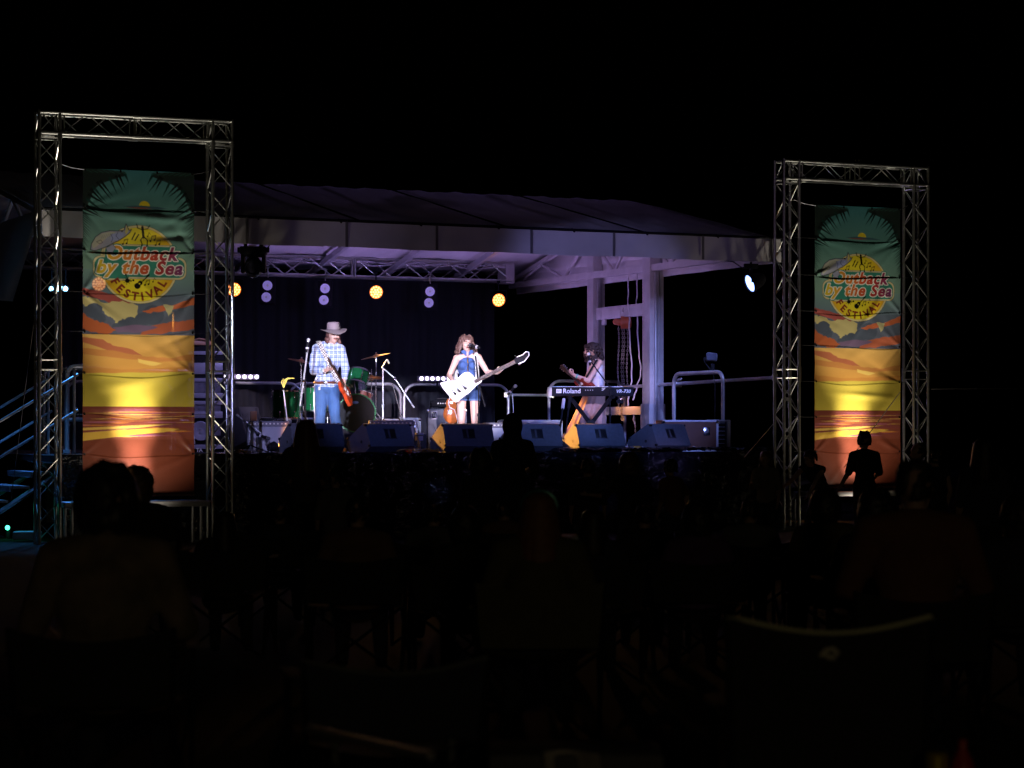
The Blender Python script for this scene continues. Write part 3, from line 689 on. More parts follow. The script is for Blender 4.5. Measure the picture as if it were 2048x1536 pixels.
# low deck under each banner and a floor uplight before it
def low_deck(o, t, n, th, label):
    f = thing('low_platform', label, 'platform', o, th); c = o+t*1.2+n*.15
    b = MB(); b.box(c+V((0, 0, .50)), (1.8, .55, .07), Matrix.Rotation(th, 3, 'Z'), bev=.01); b.build('top', M_GALV, f)
    for dx in (-.8, .8):
        for dy in (-.2, .2): b = MB(); q = c+t*dx+n*dy; b.cyl(q, q+V((0, 0, .465)), .02); b.build('leg', M_GALV, f)
low_deck(oL, tL, nL, thL, 'low metal platform inside the left truss frame'); low_deck(oR, tR, nR, thR, 'low metal platform inside the right truss frame')
def uplight(o, t, n, W, label, e):
    p = o+t*(W*.52)-n*.85; f = thing('uplight', label, 'uplight', p, 0)
    b = MB(); d = (n*.55+V((0, 0, 1))).normalized(); c = p+V((0, 0, .16)); b.cyl(c-d*.12, c+d*.06, .085, .10, 18); b.build('housing', M_BLACK, f)
    b = MB(); b.cyl(c+d*.062, c+d*.066, .085, n=18); b.build('lens', mat('warm_lens', (.9, .85, .7), .3, emit=(1, .86, .6), es=6), f)
    b = MB(); b.tube([c+t*.12, c+t*.12-V((0, 0, .15)), c-t*.12-V((0, 0, .15)), c-t*.12], .01); b.build('bracket', M_BLACK, f)
    a_ = c+d*.09; bp_ = o+t*(W*.5)+n*.145
    spot('uplight_beam', a_, bp_+V((0, 0, 2.9)), e*.17, (1.0, .86, .66), 116, .8, .05); spot('uplight_top', a_, bp_+V((0, 0, 3.7)), e*.95, (1.0, .90, .74), 42, .8, .05); spot('uplight_core', a_, bp_+V((0, 0, 1.45)), e*.95, (1.0, .90, .76), 26, 1., .05); spot('uplight_core', a_, bp_+V((0, 0, .95)), e*.72, (1.0, .88, .80), 24, 1., .05)
uplight(oL, tL, nL, WL, 'floor uplight in front of the left banner', 560)
uplight(oR, tR, nR, WR, 'floor uplight in front of the right banner', 560)
# guy wires
def wire(a, b_, r, label, m_=M_CHAIN): q = MB(); q.tube([a, b_], r, 6); solo(q.build('guy_wire', m_), label, 'wire')
wire(Q(1688, 32.2, 935), Q(1801, 32.9, 783), .006, 'thin guy wire crossing in front of the right banner')
wire(Q(1488, 31.5, 915), Q(1548, 32.9, 846), .007, 'guy wire running up to the foot of the right truss frame')
wire(Q(22, 28.6, 1000), Q(68, 28.9, 640), .006, 'guy wire slanting down left of the left truss frame')
wire(Q(1862, 33.9, 778), Q(2048, 34.5, 777), .004, 'faint level wire leaving the right truss frame')
# ------------------------------------------------------------------ lamps
def par(px, py, label, tgt, e, ang):
    p = P(px, 7.75, py); f = thing('par_lamp', label, 'stage lamp', p, 0, 'amber lamps on the back truss')
    d = (V((.25, -1, -.18)) if px > 300 else V((.1, -1, -.1))).normalized(); R = d.to_track_quat('Z', 'Y').to_matrix().to_4x4()
    M = Matrix.Translation(p) @ R
    b = MB(); b.lathe([(.05, -.2), (.085, -.15), (.118, -.02), (.122, .0), (.122, .03), (.112, .03), (.112, .0)], M, 24); b.build('housing', M_BLACK, f)
    b = MB(); b.lathe([(.0, .004), (.119, .004), (.119, .012), (0, .012)], M, 24); b.build('reflector', mat('amber_glow', (.9, .4, .1), .4, emit=(1, .22, .02), es=1.1), f)
    b = MB()
    for k in range(19):
        if k == 0: x = y = 0
        elif k < 7: a = (k-1)*PI/3; x, y = .043*math.cos(a), .043*math.sin(a)
        else: a = (k-7)*PI/6; x, y = .085*math.cos(a), .085*math.sin(a)
        b.ell(M @ V((x, y, .014)), .0165, n=8, m=6)
    b.build('led_cells', mat('amber_led', (1, .8, .5), .4, emit=(1, .44, .15), es=3.6), f)
    b = MB(); up = V((0, 0, 1)); sd_ = R.to_3x3() @ V((1, 0, 0)); b.tube([p+sd_*.14, p+sd_*.14+up*.16, p-sd_*.14+up*.16, p-sd_*.14], .012); b.build('yoke', M_BLACK, f)
    b = MB(); hook_clamp(b, p+up*.15, .16); b.build('clamp', M_BLACK, f)
    spot('par_beam', p+d*.16, tgt, e, (1, .40, .06), ang, .6, .08)
    if px > 700: spot('par_spill', p+d*.16, V((p.x, 14, 1.6)), 70, (1, .5, .2), 40, .8, .1)
par(752, 584, 'amber stage lamp glowing above the drum kit', P(1258, 4.3, 830), 1500, 9); par(997, 600, 'amber stage lamp glowing at the right end of the truss', P(1150, 1, 860), 120, 40)
par(468, 579, 'amber stage lamp glowing behind the left truss frame', SL(sof(1190, .42)-.36, .55, DK+.22), 24000, 7); spot('par_beam', P(468, 7.55, 579), SL(sof(1187, 3.)-.3, 3.0, DK+.5), 8000, (1, .40, .06), 6, .7, .08); par(198, 568, 'amber stage lamp glowing through the left banner', P(876, .7, 880), 9000, 7); spot('par_beam', P(198, 7.55, 568), P(640, 1.6, 820), 5000, (1, .40, .06), 8, .6, .08)
def twin(px, y0, label):
    p = P(px, 7.7, y0); f = thing('twin_lamp', label, 'stage lamp', p, 0, 'unlit twin lamps on the back truss')
    for i, (dx, dz) in enumerate(((0, 0), (-.02, -.19))):
        c = p+V((dx, 0, dz)); M = Matrix.Translation(c) @ V((.1, -1, -.05)).to_track_quat('Z', 'Y').to_matrix().to_4x4()
        b = MB(); b.lathe([(.06, -.12), (.085, -.05), (.088, .01), (.078, .01), (.072, -.005)], M, 20); b.build('housing', M_BLACK, f)
        b = MB(); b.lathe([(0, .010), (.05, .014), (.079, .012), (.079, -.02), (0, -.02)], M, 20); q = b.build('lens', mat('frosted_lens_glow', (.75, .72, .85), .5, 0, .2, 30, emit=(.30, .24, .75), es=.35), f)  # lilac sheen on the unlit lens put in as emission
        b = MB(); b.lathe([(.0, .022), (.018, .020), (.02, .012)], M, 12); b.build('bulb', mat('bulb_glass', (.8, .8, .7), .2), q)
    b = MB(); b.box(p+V((0, .06, -.09)), (.24, .12, .44), bev=.01); b.build('case', M_BLACK, f)
    b = MB(); hook_clamp(b, p+V((0, .06, .12)), .2); b.build('clamp', M_CHROME, f)
twin(535, 571, 'unlit twin lamp right of the big moving head'); twin(650, 577, 'unlit twin lamp above the hat of the guitarist'); twin(860, 583, 'unlit twin lamp right of the amber lamp over the drums')
# moving head
p = P(507, .15, 500); f = thing('moving_head', 'large black moving head lamp hanging under the valance', 'moving head', p, 0)
b = MB(); b.box(p+V((0, 0, -.01)), (.34, .26, .10), bev=.02); 
for sx in (-1, 1): b.cyl(p+V((sx*.17, 0, 0)), p+V((sx*.205, 0, 0)), .035)
b.build('base', M_BLACK, f)
b = MB()
for sx in (-1, 1): b.box(p+V((sx*.135, 0, -.17)), (.045, .12, .26), bev=.015)
b.box(p+V((0, 0, -.075)), (.27, .12, .03))
b.build('yoke', M_BLACK, f)
b = MB(); b.ell(p+V((0, -.0, -.22)), (.12, .15, .145)); b.blob('head', mat('gloss_black', (.02, .02, .025), .2), f, .012, 2)
b = MB(); b.lathe([(.0, .0), (.085, .0), (.095, .03), (.08, .03), (.07, .01), (0, .012)], Matrix.Translation(p+V((0, -.13, -.24))) @ Matrix.Rotation(PI/2+.2, 4, 'X'), 22); b.build('lens', mat('dark_glass', (.03, .03, .05), .05, spec=1.), f)
b = MB()
for dx in (-.1, .1): b.box(p+V((dx, 0, .09)), (.04, .05, .12)); b.cyl(p+V((dx, 0, .14)), p+V((dx, .08, .14)), .03)
b.tube([p+V((.15, .05, .0)), p+V((.2, .05, .06)), p+V((.22, .05, .16))], .006); b.build('clamp', M_BLACK, f)
# blue white spot at the right corner
p = P(1502, .3, 566); f = thing('spotlight', 'blue white spotlight under the right front corner of the roof', 'spotlight', p, 0)
d = V((-.78, -.30, -.34)).normalized(); M = Matrix.Translation(p) @ d.to_track_quat('Z', 'Y').to_matrix().to_4x4()
b = MB(); b.lathe([(.06, -.22), (.10, -.16), (.135, -.02), (.14, .03), (.128, .03), (.12, .0)], M, 24); b.build('housing', M_BLACK, f)
b = MB(); b.lathe([(0, .03), (.06, .04), (.125, .012), (.125, .0), (0, .0)], M, 24); b.build('lens', mat('blue_white_glow', (.8, .85, 1), .4, emit=(.22, .36, 1), es=5), f)
b = MB(); b.tube([p+V((.0, -.15, 0)), p+V((0, -.15, .2)), p+V((0, .15, .2)), p+V((0, .15, 0))], .012); b.cyl(p+V((0, 0, .2)), p+V((0, 0, .3)), .015); b.box(p+V((0, 0, .24)), (.2, .1, .07)); b.build('yoke', M_BLACK, f)
b = MB(); b.tube([p+V((-.1, 0, .2)), p+V((-.25, 0, .3)), p+V((-.4, .02, .33))], .008); b.build('cable', M_RUB, f)
spot('spotlight_beam', p+d*.05, P(1180, 3.2, 800), 520, (.30, .38, 1.0), 75, .8, .1)
# blue lamps at the far left
for i, (px, py, e, r_) in enumerate(((117, 574, 26, .055), (103, 577, 10, .035), (131, 577, 18, .038))):
    p = P(px, 1.0, py); f = thing('blue_lamp', ('largest blue lamp of the cluster at the far left', 'small blue lamp leftmost in the far left cluster', 'small blue lamp rightmost in the far left cluster')[i], 'stage lamp', p, 0)
    M = Matrix.Translation(p) @ V((.0, -1, -.2)).to_track_quat('Z', 'Y').to_matrix().to_4x4()
    b = MB(); b.lathe([(r_, -.12), (r_*1.25, -.03), (r_*1.3, .02), (r_*1.1, .02)], M, 16); b.build('housing', M_BLACK, f)
    b = MB(); b.ell(p, r_); b.build('lens', mat('cyan_glow%d' % i, (.5, .8, 1), .4, emit=(.30, .72, 1), es=e), f)
    b = MB(); b.cyl(p, p+V((0, .02, .25)), .01); b.build('arm', M_BLACK, f)
spot('blue_lamp_beam', P(119, 1.0, 573)+V((0, -.1, 0)), P(60, .6, 900), 240, (.08, .36, 1), 84, .6, .05)
point('blue_lamp_glow', P(140, .9, 560)+V((0, -.2, 0)), 2, (.10, .42, 1), .05)
# pixel bars on the back rail
def ledbar(pxa, pxb, d, py, label):
    a, c = P(pxa, d, py), P(pxb, d, py); c.z = a.z; f = thing('led_bar', label, 'lamp bar', (a+c)/2, 0, 'pixel bars clamped over the back rail'); u = (c-a).normalized(); R = u.to_track_quat('X', 'Z').to_matrix()
    b = MB(); b.box((a+c)/2, ((c-a).length, .06, .085), R, bev=.008); b.build('housing', mat('lilac_grey_case', (.30, .26, .36), .4), f)
    n = round((c-a).length/.098); b = MB(); nb = V((u.y, -u.x, 0))
    for i in range(n): q = a+u*((i+.5)*(c-a).length/n)+nb*.034; b.cyl(q, q+nb*.006, .031, n=14)
    b.build('led_cells', mat('white_pixel', (1, 1, 1), .4, emit=(.86, .78, 1), es=5.5), f)
    b = MB(); b.cyl((a+c)/2, (a+c)/2+V((0, 0, -.12)), .015); b.build('bracket', M_BLACK, f)
ledbar(420, 518, 7.5, 753, 'lit pixel bar left of the guitarist'); ledbar(836, 912, 7.5, 757, 'lit pixel bar left of the singer')
q = 12
for px in (468, 870): spot('pixel_bar_glow', P(px, 7.3, 755), P(px, 5, 755), q, (.8, .7, 1), 130, .8, .2)
# flood light on the right rail
p = P(1422, 1.75, 718); f = thing('flood_light', 'unlit flood light standing on the tall right guard rail', 'lamp', p, 0)
b = MB(); b.box(p+V((.01, 0, .03)), (.17, .14, .13), Matrix.Rotation(.12, 3, 'Y'), bev=.03)
for k in range(6): b.box(p+V((.01, .08, -.03+.022*k)), (.16, .03, .006))
b.build('housing', mat('grey_blue_enamel', (.10, .11, .14), .35, .3), f)
b = MB(); b.box(p+V((.0, -.075, .035)), (.145, .01, .10)); b.build('glass', mat('lamp_glass', (.04, .05, .08), .15, spec=.6), f)
b = MB(); b.tube([p+V((-.1, 0, .03)), p+V((-.1, 0, -.04)), p+V((-.03, 0, -.13)), p+V((.02, 0, -.24))], .012); b.cyl(p+V((.02, 0, -.07)), p+V((.03, 0, -.22)), .032); b.build('bracket', M_BLACK, f)
b = MB(); b.tube([p+V((.03, 0, -.2)), p+V((.06, 0, -.4)), p+V((.06, .02, -1.0)), p+V((.07, 0, -1.15))], .005); b.build('cable', M_RUB, f)
# added deck lamps, hidden by the gear, for amber and violet light
def added_floorlamp(px, d, tgt, e, size, label, col=(1.0, .38, .05)):
    p = P(px, d, z=DK+.10); f = thing('added_floor_lamp', label, 'stage lamp', p, 0, 'small added lamps on the deck')
    dd = (V(tgt)-p).normalized(); M = Matrix.Translation(p) @ dd.to_track_quat('Z', 'Y').to_matrix().to_4x4()
    b = MB(); b.lathe([(.04, -.1), (.06, -.06), (.066, .02), (.058, .02)], M, 16); b.build('housing', M_BLACK, f)
    b = MB(); b.lathe([(0, .006), (.056, .006), (.056, 0), (0, 0)], M, 16); b.build('lens', mat('amber_glow', (.9, .4, .1)) if col[2] < .5 else mat('violet_glow', (.5, .3, .9), .4, emit=(.5, .3, 1), es=2), f)
    b = MB(); b.tube([p+V((-.08, 0, 0)), p+V((-.08, 0, -.09)), p+V((.08, 0, -.09)), p+V((.08, 0, 0))], .008); b.build('bracket', M_BLACK, f)
    spot('added_floor_beam', p+dd*.04, tgt, e, col, size, .5, .05)
added_floorlamp(548, .72, P(630, 1.0, 860), 32, 80, 'added amber deck lamp beside the silver amplifier')

added_floorlamp(700, 6.2, P(820, 5.2, 430), 230, 120, 'added violet deck lamp behind the drum riser', (.50, .34, 1)); added_floorlamp(1080, 6.0, P(1100, 5.0, 430), 130, 115, 'added violet deck lamp behind the low road case', (.55, .36, 1))
# ------------------------------------------------------------------ wedges
def wedge(px, label, rz=0., s=1., first=[None]):
    prof = [(.17, 0), (0, .10), (.125, .395), (.18, .405), (.54, .20), (.57, .12), (.50, 0)]
    loc = P(px, .42); 
    rz = SA+rz
    if first[0] is not None: return dup(first[0], loc, rz, label)
    f = thing('wedge_monitor', label, 'stage monitor', (0, 0, 0), 0, 'wedge monitors along the front of the stage'); first[0] = f
    Wd = .72; b = MB(); b.prism([(x-.25, y) for x, y in prof], Wd, Matrix(((0, 0, 1, -Wd/2), (1, 0, 0, 0), (0, 1, 0, 0), (0, 0, 0, 1)))); b.build('cabinet', M_BLACKCAB, f, world=False, ang=20)
    b = MB(); a = V((0, .0-.25, .10)); c = V((0, .125-.25, .395)); u = (c-a).normalized(); nrm = V((0, -u.z, u.y)); R = Matrix((V((1, 0, 0)), u, -nrm)).transposed()
    ctr = a.lerp(c, .56)+nrm*.001; b.box(ctr, (.17, .135, .006), R, bev=.002); h = b.build('handle_recess', mat('handle_black', (.008, .008, .01), .5), f, world=False)
    b = MB(); b.box(ctr+nrm*.006+V((-.02, 0, 0)), (.028, .12, .012), R, bev=.004)
    b.box(ctr+nrm*.004+u*.07, (.19, .008, .008), R); b.box(ctr+nrm*.004-u*.07, (.19, .008, .008), R); b.build('grip', mat('handle_grey', (.07, .07, .085), .6), h, world=False)
    b = MB(); cg = V((0, .36-.25, .3025)); ug = V((0, .36, -.205)).normalized(); ng = V((0, .205, .36)).normalized(); b.box(cg+ng*.002, (.66, .36, .008), Matrix((V((1, 0, 0)), ug, ng)).transposed(), bev=.003); b.build('speaker_grille', M_GRILL, f, world=False)
    b = MB()
    for sx in (-1, 1):
        for (x, y) in ((.02, .11), (.125, .38), (.52, .20)): b.box((sx*(Wd/2-.0), x-.25+.005, y), (.03, .04, .03), bev=.006)
    b.build('corner_guard', M_BLACK, f, world=False)
    b = MB()
    for sx in (-1, 1): b.cyl((sx*(Wd/2-.001), -.03, .16), (sx*(Wd/2+.003), -.03, .16), .022, n=14)
    b.build('socket_dish', M_RUB, f, world=False)
    f.location = loc; f.rotation_euler = (0, 0, rz); ROOTM[f.name] = Matrix.Translation(loc) @ Matrix.Rotation(rz, 4, 'Z'); return f
wedge(625, 'leftmost wedge monitor, in front of the guitarist', .0); wedge(765, 'wedge monitor between the guitarist and the cable heap', .22)
wedge(927, 'wedge monitor at the feet of the singer', -.02); wedge(1064, 'wedge monitor right of the singer, lit pale blue', -.05)
wedge(1190, 'wedge monitor with its left side lit bright orange, under the keyboard', .0); wedge(1322, 'rightmost wedge monitor, turned away in front of the brown case', .36)

# ------------------------------------------------------------------ amplifiers, cases
def amp(px, d, wd, dp, h, label, grm, rz=0., knobs=10, name='guitar_amplifier', z0=0., logo=False):
    p = P(px, d)+V((0, 0, z0)); f = thing(name, label, 'amplifier', p, SA+rz)
    b = MB(); b.box((0, 0, h/2), (wd, dp, h), bev=.012); b.build('cabinet', M_BLACKCAB, f, world=False)
    b = MB(); b.box((0, -dp/2-.004, h*.42), (wd-.03, .012, h*.80), bev=.004); b.build('grille', grm, f, world=False)
    b = MB(); b.box((0, -dp/2-.004, h*.91), (wd-.03, .012, h*.12)); b.build('control_panel', mat('panel_grey', (.12, .11, .13), .4), f, world=False)
    b = MB()
    for i in range(knobs): x = -wd/2+.06+(wd-.12)*i/(knobs-1); b.cyl((x, -dp/2-.01, h*.91), (x, -dp/2-.03, h*.91), .012, n=8)
    b.build('knobs', M_IVORY, f, world=False)
    b = MB(); b.tube([(-.12, 0, h), (-.1, 0, h+.03), (.1, 0, h+.03), (.12, 0, h)], .01); b.build('handle', M_RUB, f, world=False)
    b = MB()
    for sx in (-1, 1):
        for zz in (.03, h-.03): b.box((sx*(wd/2-.012), -dp/2+.01, zz), (.035, .035, .05), bev=.008)
    b.build('corner', M_CHROME, f, world=False); return f
amp(537, 1.35, .58, .28, .44, 'silver grilled guitar amplifier at the left, boom microphone in front', M_SILVER, -.35)
amp(783, 1.5, .62, .28, .45, 'guitar amplifier behind the second wedge with lilac grille', M_SILVER, -.30)
amp(1012, 1.6, .62, .28, .42, 'guitar amplifier right of the singer, half hidden by the hooded figure', M_SILVER, -.25)
f = amp(893, 2.6, .56, .42, .62, 'tall bass cabinet with square badge behind the singer', M_BLACKCAB, -.35, 2, 'bass_cabinet')
b = MB(); b.box((-.19, -.225, .53), (.085, .008, .12)); b.build('badge', mat('badge_grey', (.4, .36, .45), .5), f, world=False)
b = MB(); b.box((-.19, -.231, .53), (.062, .004, .09)); b.build('badge_field', M_BLACK, f, world=False)
b = MB(); b.tube([(-.205, -.236, .505), (-.205, -.236, .55), (-.19, -.236, .56), (-.175, -.236, .55), (-.175, -.236, .505)], .004); b.tube([(-.197, -.236, .515), (-.197, -.236, .54), (-.184, -.236, .54), (-.184, -.236, .515), (-.197, -.236, .515)], .003, 5); b.build('badge_mark', M_SILVER, f, world=False)
p = P(893, 2.6)+V((0, 0, .65)); f = thing('bass_amplifier', 'slim bass amplifier head on top of the tall bass cabinet', 'amplifier', p, SA-.35)
b = MB(); b.box((0, 0, .045), (.46, .3, .09), bev=.01); b.build('case', M_BLACK, f, world=False); b = MB()
for i in range(9): b.cyl((-.13+i*.035, -.15, .05), (-.13+i*.035, -.168, .05), .011, n=8)
b.build('knobs', M_IVORY, f, world=False)
b = MB(); b.tube([(-.15, 0, .09), (-.13, 0, .12), (.13, 0, .12), (.15, 0, .09)], .009); b.build('handle', M_RUB, f, world=False)
M_CASE = mat('road_case_laminate', (.22, .2, .25), .45, 0, .15, 10)
def case(px, d, wd, dp, h, label, rz=0., z0=0., m_=M_CASE, mid=True):
    p = P(px, d)+V((0, 0, z0)); f = thing('road_case', label, 'case', p, SA+rz)
    b = MB(); b.box((0, 0, h/2), (wd, dp, h), bev=.006); b.build('body', m_, f, world=False)
    b = MB()
    for sx in (-1, 1):
        for sy in (-1, 1): b.box((sx*wd/2, sy*dp/2, h/2), (.03, .03, h*.96))
    for sy in (-1, 1):
        for z in (.012, h-.012)+((h*.64,) if mid else ()): b.box((0, sy*(dp/2+.002), z), (wd, .012, .026))
    b.build('edge_trim', M_GALV, f, world=False)
    b = MB()
    for x in (-wd*.3, wd*.3): b.box((x, -dp/2-.012, h*.64), (.10, .016, .12), bev=.004); b.cyl((x, -dp/2-.02, h*.64), (x, -dp/2-.034, h*.64), .02, n=8)
    b.build('latch', M_CHROME, f, world=False)
    b = MB()
    for sx in (-1, 1):
        for z in (.03, h-.03): b.ell((sx*wd/2, -dp/2, z), .03, n=8, m=6)
    b.build('ball_corner', M_CHROME, f, world=False); return f
case(1060, 4.6, .85, .5, .47, 'low road case with latches behind the microphone on a straight stand'); case(790, 5.0, .62, .5, .5, 'road case with chrome fittings right of the bass drum')
case(975, 4.4, .55, .45, .34, 'low flat road case behind the legs of the singer')
f = case(1372, 1.55, .80, .6, .46, 'large brown plywood speaker case behind the rightmost wedge', -.30, 0, M_WOOD, False)
p = P(1437, 1.35); f = thing('equipment_rack', 'narrow grey equipment rack at the right end of the deck', 'rack', p, SA-.1)
b = MB(); 
for sx in (-1, 1): b.box((sx*.10, 0, .23), (.05, .3, .46))
b.box((0, 0, .455), (.25, .3, .02)); b.box((0, 0, .01), (.25, .3, .02)); b.build('frame', M_GALV, f, world=False)
b = MB(); b.box((0, .02, .23), (.15, .24, .42)); b.build('unit', M_BLACK, f, world=False)
b = MB(); 
for i in range(7): b.box((0, -.105, .06+.06*i), (.12, .01, .006))
b.build('vent', M_GALV, f, world=False)
# rack tower at the left
x0 = 408; p = P(x0, 3.2); f = thing('amplifier_rack', 'tall rack of lilac lit units and dark speakers behind the left banner edge', 'rack', p, SA-.3)
M_LIL = mat('lilac_grey_unit', (.34, .32, .42), .4, .1, .1, 20)
b = MB(); b.box((0, .12, .75), (.56, .4, 1.5), bev=.01); b.build('cabinet', M_BLACK, f, world=False)
for z, h in ((1.40, .05), (1.18, .16), (1.02, .05), (.80, .07), (.70, .05), (.53, .09), (.08, .06)):
    b = MB(); b.box((.02, -.09, z), (.48, .03, h), bev=.004); b.build('unit', M_LIL, f, world=False)
for z in (.92, .62, .32):
    b = MB()
    for i in range(7):
        for k in range(3): b.cyl((-.2+i*.07, -.085, z-.05+.05*k), (-.2+i*.07, -.10, z-.05+.05*k), .011, n=6)
    b.box((.0, -.083, z), (.46, .008, .16)); b.build('switch_panel', mat('switch_panel', (.16, .15, .2), .4), f, world=False)
b = MB(); b.lathe([(.0, -.02), (.05, .0), (.13, .01), (.14, .0)], Matrix.Translation((-.05, -.10, .30)) @ Matrix.Rotation(PI/2, 4, 'X'), 20); b.build('speaker_cone', M_LIL, f, world=False)
b = MB(); b.tube([(-.16, -.12, 1.35), (-.15, -.13, .9), (-.17, -.13, .5), (-.13, -.13, .12)], .008); b.build('cable', M_ROPE, f, world=False)
me = textmesh('TA   TW', .07, 0, .002, .002); me.name = 'lettering'; me.materials.append(M_WHITE); me.transform(Matrix.Translation((.02, -.115, .01)) @ Matrix.Rotation(PI/2, 4, 'X')); o = bpy.data.objects.new('lettering', me); COL.objects.link(o); o.parent = f
p = P(400, 3.2)+V((0, 0, 1.51)); b = MB(); b.box(p+V((0, 0, .03)), (.3, .2, .06), Rz, bev=.01); b.tube([p+V((-.1, -.1, .06)), p+V((0, -.12, .09)), p+V((.12, -.1, .07))], .012)
solo(b.build('mixing_box', mat('orange_lit_box', (.5, .25, .15), .5)), 'small box tinted with orange light, lying on top of the tall rack', 'box')  # orange light put into the box colour
p = P(487, 3.4); f = thing('speaker_cabinet', 'dark tilted speaker cabinet behind the silver amplifier', 'speaker', p, SA+.5)
b = MB(); b.box((0, 0, .34), (.42, .4, .52), Matrix.Rotation(-.35, 3, 'X'), bev=.02); b.build('cabinet', M_GRILL, f, world=False)
b = MB(); b.box((0, -.20, .36), (.36, .02, .4), Matrix.Rotation(-.35, 3, 'X')); b.build('grille', M_GRILL, f, world=False)
b = MB(); b.box(P(507, 2.2, 832), (.09, .03, .13), Rz, bev=.005); solo(b.build('paper_card', mat('orange_lit_card', (.6, .32, .18), .7)), 'small orange lit card standing on the silver amplifier', 'card')  # orange light on the card is part of its base colour
p = P(838, 1.6); f = thing('foot_stool', 'small grey stool between the wedges', 'stool', p, 0)
b = MB(); b.box(p+V((0, 0, .26)), (.11, .1, .03), Rz, bev=.006); b.box(p+V((0, 0, .20)), (.09, .08, .06), Rz); b.build('top', M_LIL, f); b = MB(); b.cyl(p, p+V((0, 0, .18)), .022); b.box(p+V((0, 0, .01)), (.14, .14, .02)); b.build('leg', M_LIL, f)

# ------------------------------------------------------------------ drums
ZR_ = DK+.27
f = thing('drum_riser', 'low black riser under the green drum kit', 'platform', P(670, 5.0), SA)
b = MB(); b.box((0, 0, .13), (2.3, 1.9, .26), bev=.01); b.build('deck', M_DECK, f, world=False); b = MB(); b.box((0, -.955, .13), (2.3, .01, .24)); b.build('skirt', M_CURT, f, world=False)
def drum(f, c, ax, r, L, hoop=M_CHROME, front=M_DRUMHEAD, nl=8):
    ax = V(ax).normalized(); M = Matrix.Translation(c) @ ax.to_track_quat('Z', 'Y').to_matrix().to_4x4()
    b = MB(); b.lathe([(r-.006, -L/2), (r, -L/2), (r, L/2), (r-.006, L/2)], M, 36); b.build('shell', M_GREEN, f)
    for sg, mm in ((1, front), (-1, M_HEADW)):
        b = MB(); b.lathe([(0, sg*(L/2+.004)), (r*.97, sg*(L/2+.004)), (r*.97, sg*(L/2-.004)), (0, sg*(L/2-.004))], M, 32); b.build('head', mm, f)
        b = MB(); b.lathe([(r-.002, sg*L/2-.012), (r+.012, sg*L/2-.012), (r+.012, sg*L/2+.012), (r-.002, sg*L/2+.012), (r-.002, sg*L/2-.012)], M, 36); b.build('hoop', hoop, f)
    for k in range(nl):
        a = 2*PI*k/nl+.2
        for sg in (1, -1): b = MB(); q0 = M @ V(((r+.014)*math.cos(a), (r+.014)*math.sin(a), sg*(L/2-.01))); q1 = M @ V(((r+.014)*math.cos(a), (r+.014)*math.sin(a), sg*(L/2-.09))); b.cyl(q0, q1, .005, n=5); b.ell(q1, .014, n=6, m=5); b.build('lug', M_CHROME, f)
    return M
p = P(713, 4.6); c = V((p.x, p.y, ZR_+.30)); f = thing('bass_drum', 'green bass drum with black front head facing the crowd', 'drum', V((p.x, p.y, ZR_)), 0, 'green sparkle drum kit')
drum(f, c, (.06, -1, 0), .285, .42, M_GREEN, M_DRUMHEAD, 10)
b = MB()
for sx in (-1, 1): b.cyl(c+V((sx*.2, -.1, -.18)), c+V((sx*.36, -.16, -.30)), .011)
b.build('spur', M_CHROME, f)
b = MB(); b.ell(c+V((-.0, -.218, .16)), (.045, .003, .022)); b.build('badge', mat('pale_blue_badge', (.25, .4, .7), .4), f)
b = MB(); b.cyl(c+V((-.02, 0, .28)), c+V((-.04, 0, .55)), .014); b.build('tom_mount', M_CHROME, f)
def tom(px, d, py, r, L, ax, label, name='tom_drum', legs=False):
    c = P(px, d, py); f = thing(name, label, 'drum', V((c.x, c.y, ZR_ if legs else c.z)), 0, 'green sparkle drum kit'); drum(f, c, ax, r, L, nl=6, front=M_HEADW)
    if legs:
        for k in range(3):
            a = 2*PI*k/3+.5; q = c+V(((r+.03)*math.cos(a), (r+.03)*math.sin(a), 0)); b = MB(); b.cyl(V((q.x, q.y, ZR_)), q+V((0, 0, .1)), .008); b.ell(V((q.x, q.y, ZR_+.012)), .016, n=8, m=6); b.build('leg', M_CHROME, f)
tom(572, 4.4, 809, .20, .40, (0, 0, 1), 'large green floor tom at the left of the kit', 'floor_tom', True)
tom(631, 4.7, 798, .17, .36, (0, 0, 1), 'green floor tom half hidden behind the guitarist', 'floor_tom', True)
tom(716, 4.7, 757, .15, .22, (.15, .45, .88), 'small green tom mounted over the bass drum')
tom(700, 4.9, 772, .14, .20, (-.1, .45, .88), 'small green tom beside the red guitar')
f = thing('snare_drum', 'shallow snare drum behind the bass drum', 'drum', P(722, 5.2, 788), 0, 'green sparkle drum kit'); c = P(722, 5.2, 789)
b = MB(); b.lathe([(.17, -.07), (.175, -.07), (.175, .07), (.17, .07)], Matrix.Translation(c) @ Matrix.Rotation(.35, 4, 'Y'), 28); b.build('shell', mat('red_brown_shell', (.22, .07, .05), .3), f)
b = MB(); b.lathe([(0, .075), (.17, .075), (.17, .065), (0, .065)], Matrix.Translation(c) @ Matrix.Rotation(.35, 4, 'Y'), 28); b.build('head', M_HEADW, f)
b = MB(); b.cyl(c-V((0, 0, .08)), V((c.x, c.y, ZR_)), .012); b.build('stand', M_CHROME, f)
